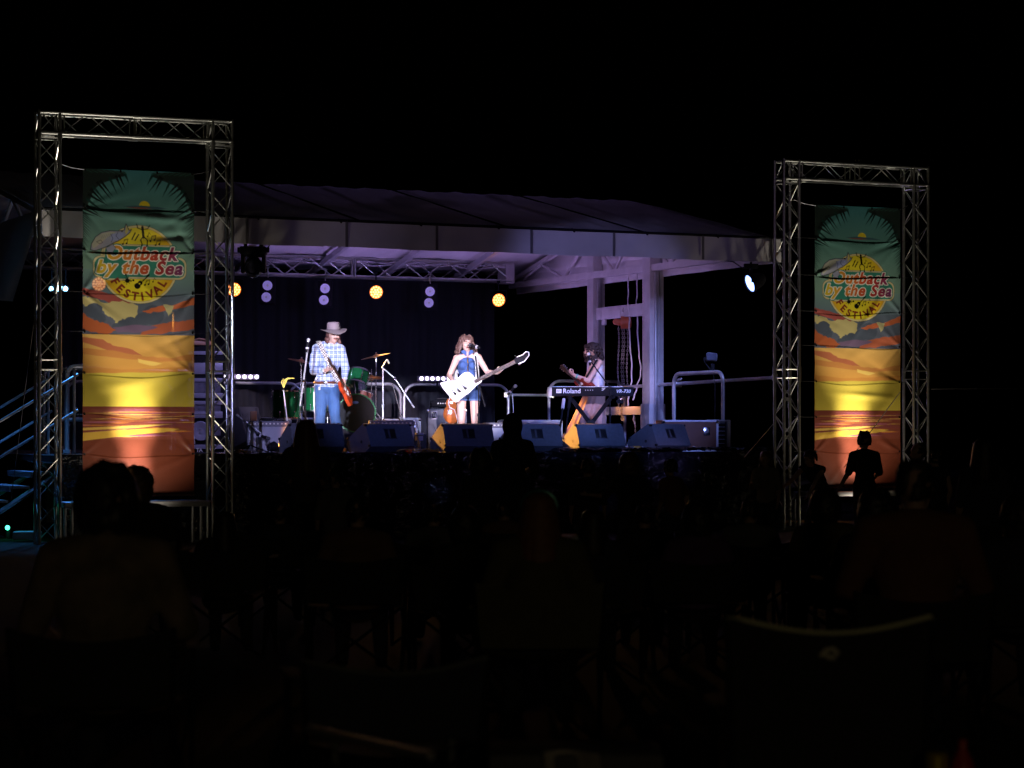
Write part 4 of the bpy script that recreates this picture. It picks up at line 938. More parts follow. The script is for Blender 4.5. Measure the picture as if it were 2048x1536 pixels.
def cymbal(px, d, py, r, tilt, label, base=True, hat=False):
    c = P(px, d, py); f = thing('hi_hat' if hat else 'cymbal_stand', label, 'cymbal', V((c.x, c.y, ZR_)), 0, 'cymbals of the drum kit'); M = Matrix.Translation(c) @ Matrix.Rotation(tilt, 4, 'Y') @ Matrix.Rotation(.08, 4, 'X')
    for q in ((0, .03) if hat else (0,)):
        b = MB(); sgn = -1 if q else 1; b.lathe([(.006, .028*sgn-q), (.03, .024*sgn-q), (.045, .012*sgn-q), (r*.7, .004*sgn-q), (r, -.004*sgn-q), (r, -.006*sgn-q), (.045, .008*sgn-q), (.006, .02*sgn-q)], M, 36); b.build('cymbal', M_BRASS, f)
    b = MB(); b.cyl(c+V((0, 0, .12 if hat else .06)), c-V((0, 0, .35)), .007); b.cyl(c-V((0, 0, .35)), V((c.x, c.y, ZR_+.3)), .012); b.cyl(c-V((0, 0, .02)), c-V((0, 0, .07)), .018); b.ell(c+V((0, 0, .045)), .016, n=8, m=6); b.build('pole', M_CHROME, f)
    b = MB()
    for k in range(3): a = 2*PI*k/3; b.cyl(V((c.x, c.y, ZR_+.32)), V((c.x+.24*math.cos(a), c.y+.24*math.sin(a), ZR_)), .009)
    b.build('tripod', M_CHROME, f)
cymbal(752, 5.0, 712, .235, -.22, 'tilted bronze ride cymbal above the small tom'); cymbal(743, 4.8, 754, .17, 0, 'hi hat pair with a rod above it, right of the small tom', hat=True)
cymbal(603, 5.2, 722, .21, .2, 'dim bronze crash cymbal left of the guitarist')

# ------------------------------------------------------------------ microphone stands
def micstand(px, d, ztop_py, label, tripod=True, name='microphone_stand', m_=M_BLACK, tilt=None, zb=None):
    p = P(px, d); 
    if zb: p.z = zb
    f = thing(name, label, 'microphone stand', p, 0); t = P(px if tilt is None else tilt, d, ztop_py); b = MB(); b.cyl(p+V((0, 0, .04)), p.lerp(t, .55), .014); b.cyl(p.lerp(t, .5), t, .010); b.cyl(p.lerp(t, .52), p.lerp(t, .56), .02); b.build('pole', m_, f)
    if tripod:
        for k in range(3): a = 2*PI*k/3+.4; b = MB(); b.cyl(p+V((0, 0, .12)), p+V((.28*math.cos(a), .28*math.sin(a), .012)), .010); b.ell(p+V((.28*math.cos(a), .28*math.sin(a), .014)), .014, n=6, m=5); b.build('leg', M_BLACK, f)
    else: b = MB(); b.lathe([(.0, .03), (.12, .022), (.13, 0), (0, 0)], Matrix.Translation(p), 24); b.build('base', M_BLACK, f)
    return f, t
def boom(f, pts, r=.009, m_=M_BLACK):
    b = MB(); b.tube(pts, r, 8); b.cyl(pts[0], V(pts[0]).lerp(V(pts[-1]), .08), .014); b.build('boom', m_, f)
    b = MB(); q = V(pts[len(pts)//2]); b.ell(q, .022, n=8, m=6); b.build('swivel', M_CHROME, f)
def mic(tip, dirv, label, headm=M_CHROME):
    tip = V(tip); dd = V(dirv).normalized(); f = thing('microphone', label, 'microphone', tip, 0)   # tip = centre of the grille, dd points from the grille to the tail
    b = MB(); b.ell(tip, .026, n=14, m=10); b.build('grille', headm, f)
    b = MB(); b.cyl(tip+dd*.018, tip+dd*.03, .025, .024, 14); b.build('ring', M_CHROME, f)
    b = MB(); b.cyl(tip+dd*.028, tip+dd*.17, .022, .015, 14); b.build('handle', M_BLACK, f)
    b = MB(); b.cyl(tip+dd*.10, tip+dd*.125, .024, .022, 14); b.build('clip', mat('clip_grey', (.5, .48, .55), .5), f)
D1 = 1.15
f, t = micstand(611, D1, 757, 'microphone stand left of the guitarist with leaning boom')
a, c = P(600, D1, 812), P(615, D1-.05, 700); boom(f, [a, a.lerp(c, .45), c], .013, M_GALV); mic(P(617, D1-.05, 680), P(613, D1-.05, 705)-P(617, D1-.05, 680), 'silver headed microphone left of the guitarist', mat('bright_mesh', (.85, .85, .9), .35, .6))
D2 = .95
f, t = micstand(957, D2, 765, 'black microphone stand in front of the singer')
a, c = P(970, D2, 813), P(951, D2, 712); boom(f, [a, P(957, D2, 765), c], .011)
mic(P(940, D2+.06, 690)+V((0, 0, 0)), V((.9, -.5, -.28)), 'black microphone at the mouth of the singer', mat('dark_mesh', (.15, .15, .17), .35, .6))
f, t = micstand(1220, 1.9, 770, 'microphone stand before the keyboard with a long boom')
a, c = P(1246, 1.9, 808), P(1181, 1.9, 722); boom(f, [a, P(1220, 1.9, 775), c], .009); b = MB(); b.box(P(1240, 1.9, 803), (.10, .03, .05)); b.build('counterweight', M_BLACK, f)
mic(P(1177, 1.9, 708), V((.14, -.1, -1)), 'microphone beside the face of the keyboard player', mat('bright_mesh', (.85, .85, .9)))
f, t = micstand(766, 4.0, 735, 'chrome boom stand in front of the drum kit', m_=M_GALV)
boom(f, [P(774, 4.0, 719), P(764, 4.0, 735), P(790, 3.9, 757), P(828, 3.7, 815)], .011, M_GALV)
f, t = micstand(500, .75, 858, 'short boom stand in front of the silver amplifier', m_=M_GALV)
boom(f, [P(473, .8, 829), P(500, .7, 850), P(535, .55, 876)], .010, M_GALV); b = MB(); b.tube([P(473, .8, 829)*1, P(510, .7, 862), P(538, .5, 880), P(541, .5, 895), P(535, .5, 908)], .004); b.build('cable', M_RUB, f)
mic(P(537, .52, 877), V((-.9, .1, .3)), 'small dark microphone pointing at the silver amplifier', mat('dark_mesh', (.15, .15, .17)))
f, t = micstand(1030, 2.2, 788, 'straight chrome stand with a tilted microphone right of the singer', tilt=1025, m_=M_CHROME)
mic(P(1031, 2.15, 772), V((-.7, .1, -.8)), 'tilted dark microphone above the road case', mat('dark_mesh', (.15, .15, .17)))
f, t = micstand(582, 1.9, 780, 'leaning blue lit stand in front of the large floor tom', tilt=567, m_=M_GALV)
b = MB(); q = P(567, 1.9, 776)
for k in range(4): b.tube([q, q+V((-.03+.03*k, 0, .08+.02*k)), q+V((.0+.05*k, 0, .13))], .008)
b.build('clip', mat('yellow_glint_clip', (.7, .55, .1), .4), f)  # yellow glints put into the clip colour
f, t = micstand(821, 3.2, 768, 'thin chrome stand behind the second wedge', tilt=785, m_=M_CHROME)

# ------------------------------------------------------------------ keyboard
kc = P(1182, 2.2, 783); kL = 1.20; kf = thing('keyboard', 'black stage keyboard with its lettered back towards the crowd', 'keyboard', kc, .06)
b = MB(); b.box((0, .15, 0), (kL-.03, .30, .135), bev=.012); b.build('case', M_BLACK, kf, world=False)
b = MB(); b.prism([(-.0, -.067), (.30, -.067), (.30, .0), (.12, .067), (0, .067)], .05, Matrix(((0, 0, 1, -kL/2-.03), (1, 0, 0, 0), (0, 1, 0, 0), (0, 0, 0, 1)))); b.build('end_cheek', mat('tan_cheek', (.5, .42, .36), .5), kf, world=False)  # left cheek pale tan, right cheek black
b = MB(); b.prism([(-.0, -.067), (.30, -.067), (.30, .0), (.12, .067), (0, .067)], .05, Matrix(((0, 0, 1, kL/2-.02), (1, 0, 0, 0), (0, 1, 0, 0), (0, 0, 0, 1)))); b.build('end_cheek', M_BLACK, kf, world=False)
b = MB()
for i in range(43): b.box((-kL/2+.06+i*.0245, .27, .073), (.0225, .12, .012))
b.build('white_keys', M_WHITE, kf, world=False); b = MB()
for i in range(43):
    if i % 7 not in (2, 6): b.box((-kL/2+.072+i*.0245, .245, .083), (.012, .08, .012))
b.build('black_keys', M_BLACK, kf, world=False)
b = MB()
for i in range(4): b.cyl((-.08+i*.035, .001, .02), (-.08+i*.035, -.004, .02), .006, n=8)
for x, z in ((.17, .05), (.20, .05), (.17, .02), (.185, .035)): b.box((x, -.002, z), (.022, .006, .01))
b.build('socket', M_IVORY, kf, world=False)
def lettering(txt, x, z, size, sh, par_, m_, off=.01, y=-.0035, rot=None, name='lettering', space=1.):
    me = textmesh(txt, size, sh, off*size, .0012, space); me.name = name; me.materials.append(m_); me.transform(Matrix.Translation((x, y, z)) @ (rot or Matrix.Rotation(PI/2, 4, 'X'))); o = bpy.data.objects.new(name, me); COL.objects.link(o); o.parent = par_; return o
M_LET = mat('white_print', (.8, .8, .8), .5)
lettering('Roland', -.285, -.024, .094, 0, kf, M_LET, .016); lettering('VR-730', .475, -.018, .068, .3, kf, M_LET, .014, space=1.05)
b = MB(); b.box((-.475, -.002, .006), (.075, .004, .058)); lg = b.build('emblem', M_LET, kf, world=False); b = MB(); b.tube([(-.500+x*.07, -.006, .006+y*.016) for x, y in ((0, -1), (0, 1), (.15, 1), (.15, -1), (.35, -1), (.35, 1), (.55, 1), (.6, -1), (.75, .4))], .0025, 5); b.build('emblem_line', M_BLACK, lg, world=False)
ks = thing('keyboard_stand', 'black crossed tube stand under the keyboard', 'stand', P(1185, 2.2), .06)
b = MB(); hh = kc.z-.075-DK
b.box((-.01, .14, hh/2), (.06, .035, math.hypot(.9, hh)), Matrix.Rotation(math.atan2(.62, hh), 3, 'Y')); b.box((-.01, .18, hh/2), (.06, .035, math.hypot(.9, hh)), Matrix.Rotation(-math.atan2(.62, hh), 3, 'Y')); b.build('cross_tube', M_BLACK, ks, world=False)
b = MB(); b.cyl((-.01, .10, hh*.5), (-.01, .22, hh*.5), .06, n=16); b.build('pivot', M_RUB, ks, world=False)
b = MB()
for x in (-.33, .31): b.box((x, .15, hh-.01), (.05, .34, .03)); b.box((x, .15, .015), (.05, .4, .03))
b.build('support_bar', M_BLACK, ks, world=False)
for dx, lab in ((1140, 'dark folded stand leaning left of the orange lit wedge'), (1128, 'dark tube with a pale sleeve standing left of the keyboard stand')):
    p = P(dx-14, 1.5); q = P(dx, 1.9, 796); f = thing('folded_stand', lab, 'stand', p, 0); b = MB(); b.cyl(p, q, .014); b.build('tube', M_BLACK, f); b = MB(); b.cyl(p.lerp(q, .8), p.lerp(q, .98), .024); b.build('sleeve', M_ROPE if dx == 1128 else M_BLACK, f)
# guitars on stands
def flat_guitar(f, M, outline, th, bm_, neck_to, headm, neckm=M_FRET, frets=True, blobv=.008):
    pass
p = P(905, 2.3, 820); gf = thing('hollow_guitar', 'orange hollow guitar on a stand, peeking out behind the white bass', 'guitar', p, 0)
b = MB(); b.ell(p+V((-.01, 0, -.06)), (.13, .035, .14)); b.ell(p+V((.0, 0, .09)), (.10, .033, .10)); b.blob('body', M_ORANGE, gf, .008, 3)
b = MB(); b.tube([p+V((-.06, -.036, .03)), p+V((-.05, -.037, .0)), p+V((-.065, -.037, -.03)), p+V((-.055, -.036, -.06))], .005, 5); b.tube([p+V((.06, -.036, .03)), p+V((.05, -.037, .0)), p+V((.065, -.037, -.03)), p+V((.055, -.036, -.06))], .005, 5); b.build('sound_hole', M_BLACK, gf)
b = MB(); b.box(p+V((.03, 0, .42)), (.045, .03, .55)); b.build('neck', M_FRET, gf)
gs = thing('guitar_stand', 'thin black stand holding the orange hollow guitar', 'stand', P(905, 2.3), 0); b = MB(); q = P(905, 2.3); b.cyl(q+V((0, .05, 0)), q+V((0, .05, .62)), .01); b.tube([q+V((-.12, -.05, .27)), q+V((-.1, .05, .25)), q+V((.1, .05, .25)), q+V((.12, -.05, .27))], .01)
b.build('frame', M_BLACK, gs); b = MB()
for k in range(3): a = 2*PI*k/3; b.cyl(q+V((0, .05, .1)), q+V((.22*math.cos(a), .05+.22*math.sin(a), .01)), .009)
b.build('tripod', M_BLACK, gs)

# ------------------------------------------------------------------ cable heaps on the deck edge
def cables(px, d, label, n, spread, cols, zs=1.):
    c0 = P(px, d); f = thing('cable_heap', label, 'cables', c0, 0)
    for i in range(n):
        b = MB(); pts = []; x = random.uniform(-spread, spread)*.3; a = random.uniform(0, 6)
        for k in range(26): t = k/25; pts.append(c0+V((x+spread*math.sin(a+t*5.5+i)*(.4+.6*t), .10*math.cos(a*2+t*6+i), .015+.045*zs*abs(math.sin(t*9+i*1.7)))))
        b.tube(pts, random.uniform(.006, .010), 6); b.build('cable', cols[i % len(cols)], f)
M_YC = mat('yellow_cable', (.65, .35, .06), .5); M_BC = mat('grey_cable', (.3, .28, .32), .5)
cables(492, .32, 'tangle of orange lit cables at the left end of the deck edge', 7, .17, [M_BC, M_YC, M_RUB]); cables(838, .25, 'heap of bright orange cables left of the singer wedge', 9, .24, [M_YC, M_BC, M_YC]); cables(1128, .25, 'small coil of yellow cable beside the orange lit wedge', 5, .10, [M_YC, M_BC])
cables(1270, .25, 'orange lit plug tangle before the rightmost wedge', 6, .10, [M_YC, M_BC], 1.5)
b = MB(); b.box(P(1272, .2)+V((0, 0, .05)), (.1, .07, .09), Rz, bev=.01); solo(b.build('plug_box', M_YC), 'small orange plug box on the deck edge before the rightmost wedge', 'box')
b = MB(); b.box(P(819, .3)+V((0, 0, .03)), (.05, .05, .06), Rz, bev=.01); solo(b.build('signal_lamp', mat('red_glow', (.8, .05, .02), .5, emit=(1, .05, .01), es=.25)), 'tiny red glowing lamp by the orange cable heap', 'lamp')
# ------------------------------------------------------------------ people
def hand(b, wrist, dirv, palmn, thumb, s=1., curl=.5, spread=.0):
    """palm, four jointed fingers of unequal length and a thumb leaving the side of the palm"""
    wrist = V(wrist); d = V(dirv).normalized(); n = V(palmn); n = (n-d*n.dot(d)).normalized(); sd = V(thumb); sd = (sd-d*sd.dot(d)-n*sd.dot(n)).normalized()
    b.cap(wrist, .024*s, wrist+d*.03*s, .026*s)
    for k in (-1.2, -.4, .4, 1.2): b.cap(wrist+d*.02*s+sd*.012*k*s, .016*s, wrist+d*.082*s+sd*.0165*k*s, .0125*s, 8)
    for k, L in ((1.2, .072), (.4, .082), (-.4, .076), (-1.2, .058)):
        p = wrist+d*.085*s+sd*.0175*k*s; a = curl*.7; e = (d*math.cos(a)+n*math.sin(a)+sd*.12*k*spread).normalized()
        q = p+e*L*.45*s; a2 = curl*1.9; e2 = (d*math.cos(a2)+n*math.sin(a2)).normalized(); r = q+e2*L*.3*s; a3 = curl*2.7; e3 = (d*math.cos(a3)+n*math.sin(a3)).normalized(); t = r+e3*L*.26*s
        b.cap(p, .0095*s, q, .009*s, 8); b.cap(q, .009*s, r, .0082*s, 8); b.cap(r, .0082*s, t, .007*s, 8)
    p = wrist+d*.03*s+sd*.024*s; q = p+(sd*.7+d*.6+n*.25*curl).normalized()*.035*s; r = q+(d*.85+sd*.25+n*.6*curl).normalized()*.03*s; b.cap(p, .014*s, q, .011*s, 8); b.cap(q, .011*s, r, .009*s, 8)
def face_parts(f, hc, R, s=1., brow=True, closed=False, hairc=None):
    """small children that colour the eyes, brows and mouth; R turns -Y to the facing direction"""
    def w(x, y, z): return V(hc)+R @ (V((x, y, z))*s)
    b = MB()
    for sx in (-1, 1): b.ell(w(sx*.031, -.086, .012), (.013*s, .006*s, (.003 if closed else .006)*s), R, 10, 6)
    b.build('eyes', mat('eye_dark', (.03, .02, .02), .3), f, world=False)
    b = MB()
    for sx in (-1, 1): b.tube([w(sx*.016, -.092, .03), w(sx*.032, -.094, .036), w(sx*.048, -.082, .030)], .0035*s, 5)
    b.build('eyebrows', hairc or mat('brow', (.08, .04, .025), .8), f, world=False)
    b = MB(); b.tube([w(-.022, -.086, -.052), w(0, -.097, -.050), w(.022, -.086, -.052)], .0055*s, 6); b.build('lips', mat('lip', (.45, .14, .12), .5), f, world=False)
def head(b, hc, R, s=1., open_=False):
    def w(x, y, z): return V(hc)+R @ (V((x, y, z))*s)
    b.ell(w(0, .012, .03), (.074*s, .092*s, .088*s), R, 18, 12); b.ell(w(0, -.022, -.03), (.060*s, .064*s, .078*s), R, 16, 10); b.ell(w(0, -.045, -.078), (.030*s, .032*s, .026*s), R, 10, 8)
    b.cap(w(0, -.084, .02), .009*s, w(0, -.106, -.018), .0135*s, 10); b.ell(w(.013, -.094, -.022), .008*s); b.ell(w(-.013, -.094, -.022), .008*s)
    for sx in (-1, 1): b.ell(w(sx*.074, .01, -.002), (.010*s, .020*s, .031*s), R, 8, 6); b.ell(w(sx*.04, -.066, -.02), (.022*s, .018*s, .02*s), R, 8, 6)
    b.ell(w(0, -.085, -.043), (.022*s, .012*s, .007*s), R); b.ell(w(0, -.083, -.061), (.020*s, .012*s, .007*s), R); b.ell(w(0, -.075, .038), (.05*s, .016*s, .012*s), R)
def limbs(b, J, g=0., s=1., arms=True, legs=True, torso=True, feet=True, upto='wrist', legto='ankle', female=False, handargs=None):
    c = lambda k: V(J[k])
    if torso:
        sh = (c('sa')+c('sb'))/2; pv = c('pelvis'); ch = c('chest'); ax = (c('sb')-c('sa')).normalized(); up = (sh-pv).normalized(); fw = ax.cross(up).normalized(); R = Matrix((ax, -fw if False else fw*-1, up)).transposed(); ww = (c('sb')-c('sa')).length/2
        b.ell(ch, (ww*.90+g, .108*s+g, .18*s+g), R, 18, 12); b.ell(pv.lerp(ch, .45), (ww*.72+g, .092*s+g, .15*s+g), R, 18, 12); b.ell(pv, (.160*s+g, .110*s+g, .125*s+g), R, 18, 12)
        b.cap(c('sa'), .056*s+g, sh+up*.02, .07*s+g, 12); b.cap(c('sb'), .056*s+g, sh+up*.02, .07*s+g, 12)
        if female:
            for k in (-.42, .42): b.ell(ch+ax*ww*k-fw*-.0+(-R.col[1])*.075*s+up*.03, (.052*s+g, .05*s+g, .052*s+g), R, 12, 8)
    if arms:
        for q in 'ab':
            if 's'+q not in J: continue
            b.cap(c('s'+q), .052*s+g, c('e'+q), .040*s+g, 14)
            if upto == 'elbow': continue
            b.cap(c('e'+q), .039*s+g, c('w'+q), .026*s+g, 14); b.ell(c('e'+q).lerp(c('w'+q), .3), .041*s+g, n=10)
    if legs:
        for q in 'ab':
            b.cap(c('h'+q), .085*s+g, c('k'+q), .056*s+g, 16)
            if legto == 'knee': continue
            b.cap(c('k'+q), .055*s+g, c('f'+q), .037*s+g, 14); b.ell(c('k'+q).lerp(c('f'+q), .28)+V((0, .012, 0)), (.055*s+g, .058*s+g, .10*s+g), n=12)
            if feet: t = c('t'+q); b.cap(c('f'+q)-V((0, 0, .02*s)), .036*s+g, t, .030*s+g, 12)
def neck(b, J, hc, s=1.): b.cap((V(J['sa'])+V(J['sb']))/2+V((0, 0, .0)), .062*s, V(hc)+V((0, .01*s, -.07*s)), .052*s, 14)
def shoes(f, J, m, s=1.):
    for q in 'ab': b = MB(); b.cap(V(J['f'+q])-V((0, 0, .03*s)), .045*s, V(J['t'+q]), .038*s, 12); b.blob('shoe', m, f, .012, 2, False)
def curls(b, hc, R, s, n, rr, fn, seed=0):
    r = random.Random(seed)
    for i in range(n):
        p = fn(r); b.ell(V(hc)+R @ (V(p)*s), r.uniform(*rr)*s, n=7, m=5)
DEN = mat('blue_denim', (.045, .115, .27), .85, 0, .35, 9, .25, 180); DEN2 = mat('mid_denim', (.045, .10, .27), .85, 0, .3, 14, .25, 200)
HAIRB = mat('light_brown_hair', (.12, .065, .05), .5, 0, .4, 60, .3, 120); HAIRD = mat('dark_brown_hair', (.018, .009, .009), .7, 0, .5, 60, .3, 120); HAIRM = mat('brown_hair', (.12, .05, .04), .55, 0, .4, 60, .3, 120)
# plaid shirt
def plaid():
    m = bpy.data.materials.new('plaid_cotton'); m.use_nodes = True; nt = m.node_tree; n = nt.nodes; L = nt.links.new; bs = n['Principled BSDF']; bs.inputs['Roughness'].default_value = .85
    tc = n.new('ShaderNodeTexCoord'); acc = None
    for ax, sc in (('X', 38), ('Z', 34), ('X', 17), ('Z', 15)):
        wv = n.new('ShaderNodeTexWave'); wv.bands_direction = ax; wv.inputs['Scale'].default_value = sc/PI; wv.inputs['Distortion'].default_value = .4; L(tc.outputs['Object'], wv.inputs['Vector'])
        if acc is None: acc = wv.outputs['Fac']
        else: a = n.new('ShaderNodeMath'); a.operation = 'ADD'; L(acc, a.inputs[0]); L(wv.outputs['Fac'], a.inputs[1]); acc = a.outputs[0]
    r = n.new('ShaderNodeValToRGB'); d = n.new('ShaderNodeMath'); d.operation = 'DIVIDE'; d.inputs[1].default_value = 4; L(acc, d.inputs[0]); L(d.outputs[0], r.inputs[0])
    e = r.color_ramp.elements; e[0].position = .25; e[0].color = (.13, .20, .46, 1); e[1].position = .8; e[1].color = (.62, .68, .74, 1); q = e.new(.5); q.color = (.36, .44, .64, 1); L(r.outputs[0], bs.inputs['Base Color'])
    nz = n.new('ShaderNodeTexNoise'); nz.inputs['Scale'].default_value = 14; bp = n.new('ShaderNodeBump'); bp.inputs['Strength'].default_value = .5; bp.inputs['Distance'].default_value = .02; L(tc.outputs['Object'], nz.inputs['Vector']); L(nz.outputs[0], bp.inputs['Height']); L(bp.outputs[0], bs.inputs['Normal'])
    return m
M_PLAID = plaid()
def strapmat():
    m = bpy.data.materials.new('woven_strap'); m.use_nodes = True; nt = m.node_tree; n = nt.nodes; L = nt.links.new; bs = n['Principled BSDF']
    tc = n.new('ShaderNodeTexCoord'); ck = n.new('ShaderNodeTexChecker'); ck.inputs['Scale'].default_value = 55; ck.inputs['Color1'].default_value = (.03, .02, .02, 1); ck.inputs['Color2'].default_value = (.7, .66, .6, 1); L(tc.outputs['Object'], ck.inputs['Vector']); L(ck.outputs['Color'], bs.inputs['Base Color']); return m
M_STRAP = strapmat()
def ribbon(pts, wv, nrm, th=.004):
    b = MB(); vs = []; m = len(pts)
    for i, p in enumerate(pts):
        p = V(p); d = (V(pts[min(i+1, m-1)])-V(pts[max(i-1, 0)])).normalized(); n = V(nrm[i] if hasattr(nrm[0], '__len__') else nrm); sd_ = d.cross(n).normalized()*wv/2; n = n.normalized()*th
        vs += [p-sd_-n, p+sd_-n, p+sd_+n, p-sd_+n]
    fs = [(i*4+k, i*4+(k+1) % 4, i*4+4+(k+1) % 4, i*4+4+k) for i in range(m-1) for k in range(4)]+[(3, 2, 1, 0), tuple((m-1)*4+k for k in range(4))]
    return b.add(vs, fs)

# ---- guitarist in the hat
mp = P(655, 1.6); f = thing('person', 'man in grey wide hat and pale blue checked shirt playing a red guitar', 'person', mp, 0)
J = dict(sa=(-.145, .03, 1.43), sb=(.175, .0, 1.42), ea=(-.185, .0, 1.13), eb=(.245, .04, 1.16), wa=(-.0, -.24, 1.13), wb=(.235, -.13, 1.0), chest=(.015, .02, 1.27), pelvis=(-.01, .02, .95),
 ha=(-.085, .02, .90), hb=(.075, .02, .90), ka=(-.10, -.02, .51), kb=(.10, -.02, .52), fa=(-.14, .02, .09), fb=(.16, .05, .09), ta=(-.19, -.12, .035), tb=(.24, -.09, .035))
hc = V((.085, -.035, 1.615)); RH = Euler((.10, 0, .40)).to_matrix()
b = MB(); head(b, hc, RH, 1.0); limbs(b, J); neck(b, J, hc); hand(b, J['wa'], (.85, -.5, .25), (0, .4, 1), (-.2, -.3, .9), 1., .8); hand(b, J['wb'], (.05, -.25, -.9), (-.6, .5, 0), (-.3, -.8, .2), 1., .5)
b.blob('body', M_SKIN, f, .0065, 2, False); face_parts(f, hc, RH, 1., hairc=HAIRM)
b = MB(); limbs(b, J, .020, legs=False, upto='elbow'); b.cap(J['ea'], .066, V(J['ea']).lerp(V(J['wa']), .62), .056); b.cap(J['eb'], .060, V(J['eb']).lerp(V(J['wb']), .85), .042); b.ell((0, .02, .985), (.182, .135, .12), n=20, m=12)
b.cap((-.19, .0, 1.2), .066, (-.17, .0, 1.32), .074); b.cap((-.05, .03, 1.49), .05, (.1, .02, 1.49), .05)
for k in range(9): b.cap((-.15+.03*k, -.12+.005*(k % 3), 1.0+.02*(k % 2)), .012, (-.10+.035*k, -.10, 1.22), .008, 6)
b.blob('shirt', M_PLAID, f, .009, 2, False)
b = MB(); b.prism([(-.01, -.035), (.075, -.05), (.085, .02), (.02, .035)], .008, Matrix.Translation((.0, -.09, 1.475)) @ Matrix.Rotation(1.1, 4, 'X')); b.prism([(.10, -.05), (.17, -.02), (.17, .03), (.12, .03)], .008, Matrix.Translation((.0, -.09, 1.465)) @ Matrix.Rotation(1.1, 4, 'X')); b.build('collar', M_PLAID, f, world=False)
b = MB()
for q in 'ab':
    b.cap(J['h'+q], .105, J['k'+q], .074); b.cap(J['k'+q], .073, V(J['f'+q])+V((0, 0, .0)), .085)
b.ell((-.005, .02, .90), (.165, .125, .11), n=18, m=10); b.blob('jeans', DEN, f, .011, 2, False)
b = MB(); b.tube([(-.005+.178*math.cos(a), .02+.137*math.sin(a), .965) for a in [k*PI/12 for k in range(25)]], .017, 6); bl = b.build('belt', mat('brown_leather', (.12, .04, .02), .5), f, world=False)
b = MB(); b.box((-.02, -.13, .965), (.05, .015, .04), bev=.004); b.build('buckle', M_CHROME, bl, world=False)
b = MB(); b.box((-.105, -.09, .885), (.03, .006, .04), Matrix.Rotation(-.6, 3, 'Z')); b.build('pocket_tag', M_IVORY, f, world=False)
shoes(f, J, mat('tan_boot', (.35, .22, .13), .6))
b = MB(); curls(b, hc, RH, 1., 150, (.012, .02), lambda r: (r.choice([-1, 1])*r.uniform(.062, .092), r.uniform(-.02, .075), r.uniform(-.135, .03)), 3); curls(b, hc, RH, 1., 80, (.014, .022), lambda r: (r.uniform(-.07, .07), r.uniform(.07, .10), r.uniform(-.13, .05)), 4); b.blob('hair', HAIRM, f, .008, 1, False)
b = MB(); b.cap(hc+RH @ V((-.028, -.098, -.036)), .006, hc+RH @ V((0, -.107, -.032)), .0065, 6); b.cap(hc+RH @ V((.028, -.098, -.036)), .006, hc+RH @ V((0, -.107, -.032)), .0065, 6); b.build('moustache', HAIRM, f, world=False)
def brim(u, v, top=0):                        # wide felt brim dipping at front and back
    a = 2*PI*u; r = .082+.098*v; z = -.0-.020*v+.028*v*v*abs(math.cos(a))**1.5-.030*v*v*max(0, -math.sin(a))**2; return (r*math.cos(a)*1.0, r*math.sin(a)*1.18, z)
HM = Matrix.Translation(hc+V((.0, .005, .078))) @ Euler((.10, -.05, .35)).to_matrix().to_4x4(); b = MB(); b.grid(lambda u, v: HM @ V(brim(u, v)), 40, 6); b.grid(lambda u, v: HM @ (V(brim(u, 1-v))-V((0, 0, .005))), 40, 6)
b.grid(lambda u, v: HM @ (V(brim(u, 1))-V((0, 0, .005*v))), 40, 1); HATM = mat('grey_felt', (.19, .16, .16), .85, 0, .12, 12, .15, 90); h = b.build('hat_brim', HATM, f, world=False)
b = MB(); M = HM; vs = [(.092, 1.15, -.01), (.090, 1.16, .045), (.086, 1.15, .085), (.074, 1.12, .100), (.045, 1.1, .094), (.0, 1, .085)]
b.grid(lambda u, v: M @ V((vs[round(v*5)][0]*math.cos(-2*PI*u), vs[round(v*5)][0]*vs[round(v*5)][1]*math.sin(-2*PI*u), vs[round(v*5)][2])), 36, 5); b.build('hat_crown', HATM, h, world=False)
b = MB(); b.tube([M @ V((.093*math.cos(k*PI/16), .107*math.sin(k*PI/16), .008)) for k in range(33)], .006, 6); b.build('hat_band', mat('dark_band', (.12, .10, .11), .7), h, world=False)
b = MB(); b.tube([M @ V((.055, -.088, .04)), M @ V((.062, -.092, .07)), M @ V((.05, -.088, .092))], .007, 6); b.build('feather', M_BLACK, h, world=False)
b = MB(); w_ = V(J['ea']).lerp(V(J['wa']), .86); d_ = (V(J['wa'])-V(J['ea'])).normalized(); b.cyl(w_-d_*.018, w_+d_*.018, .035, n=16); b.build('wristband', M_WHITE, f, world=False)
b = MB(); b.cyl(w_-d_*.032, w_-d_*.02, .035, n=16); b.build('wristband', mat('green_band', (.1, .45, .4), .5), f, world=False)
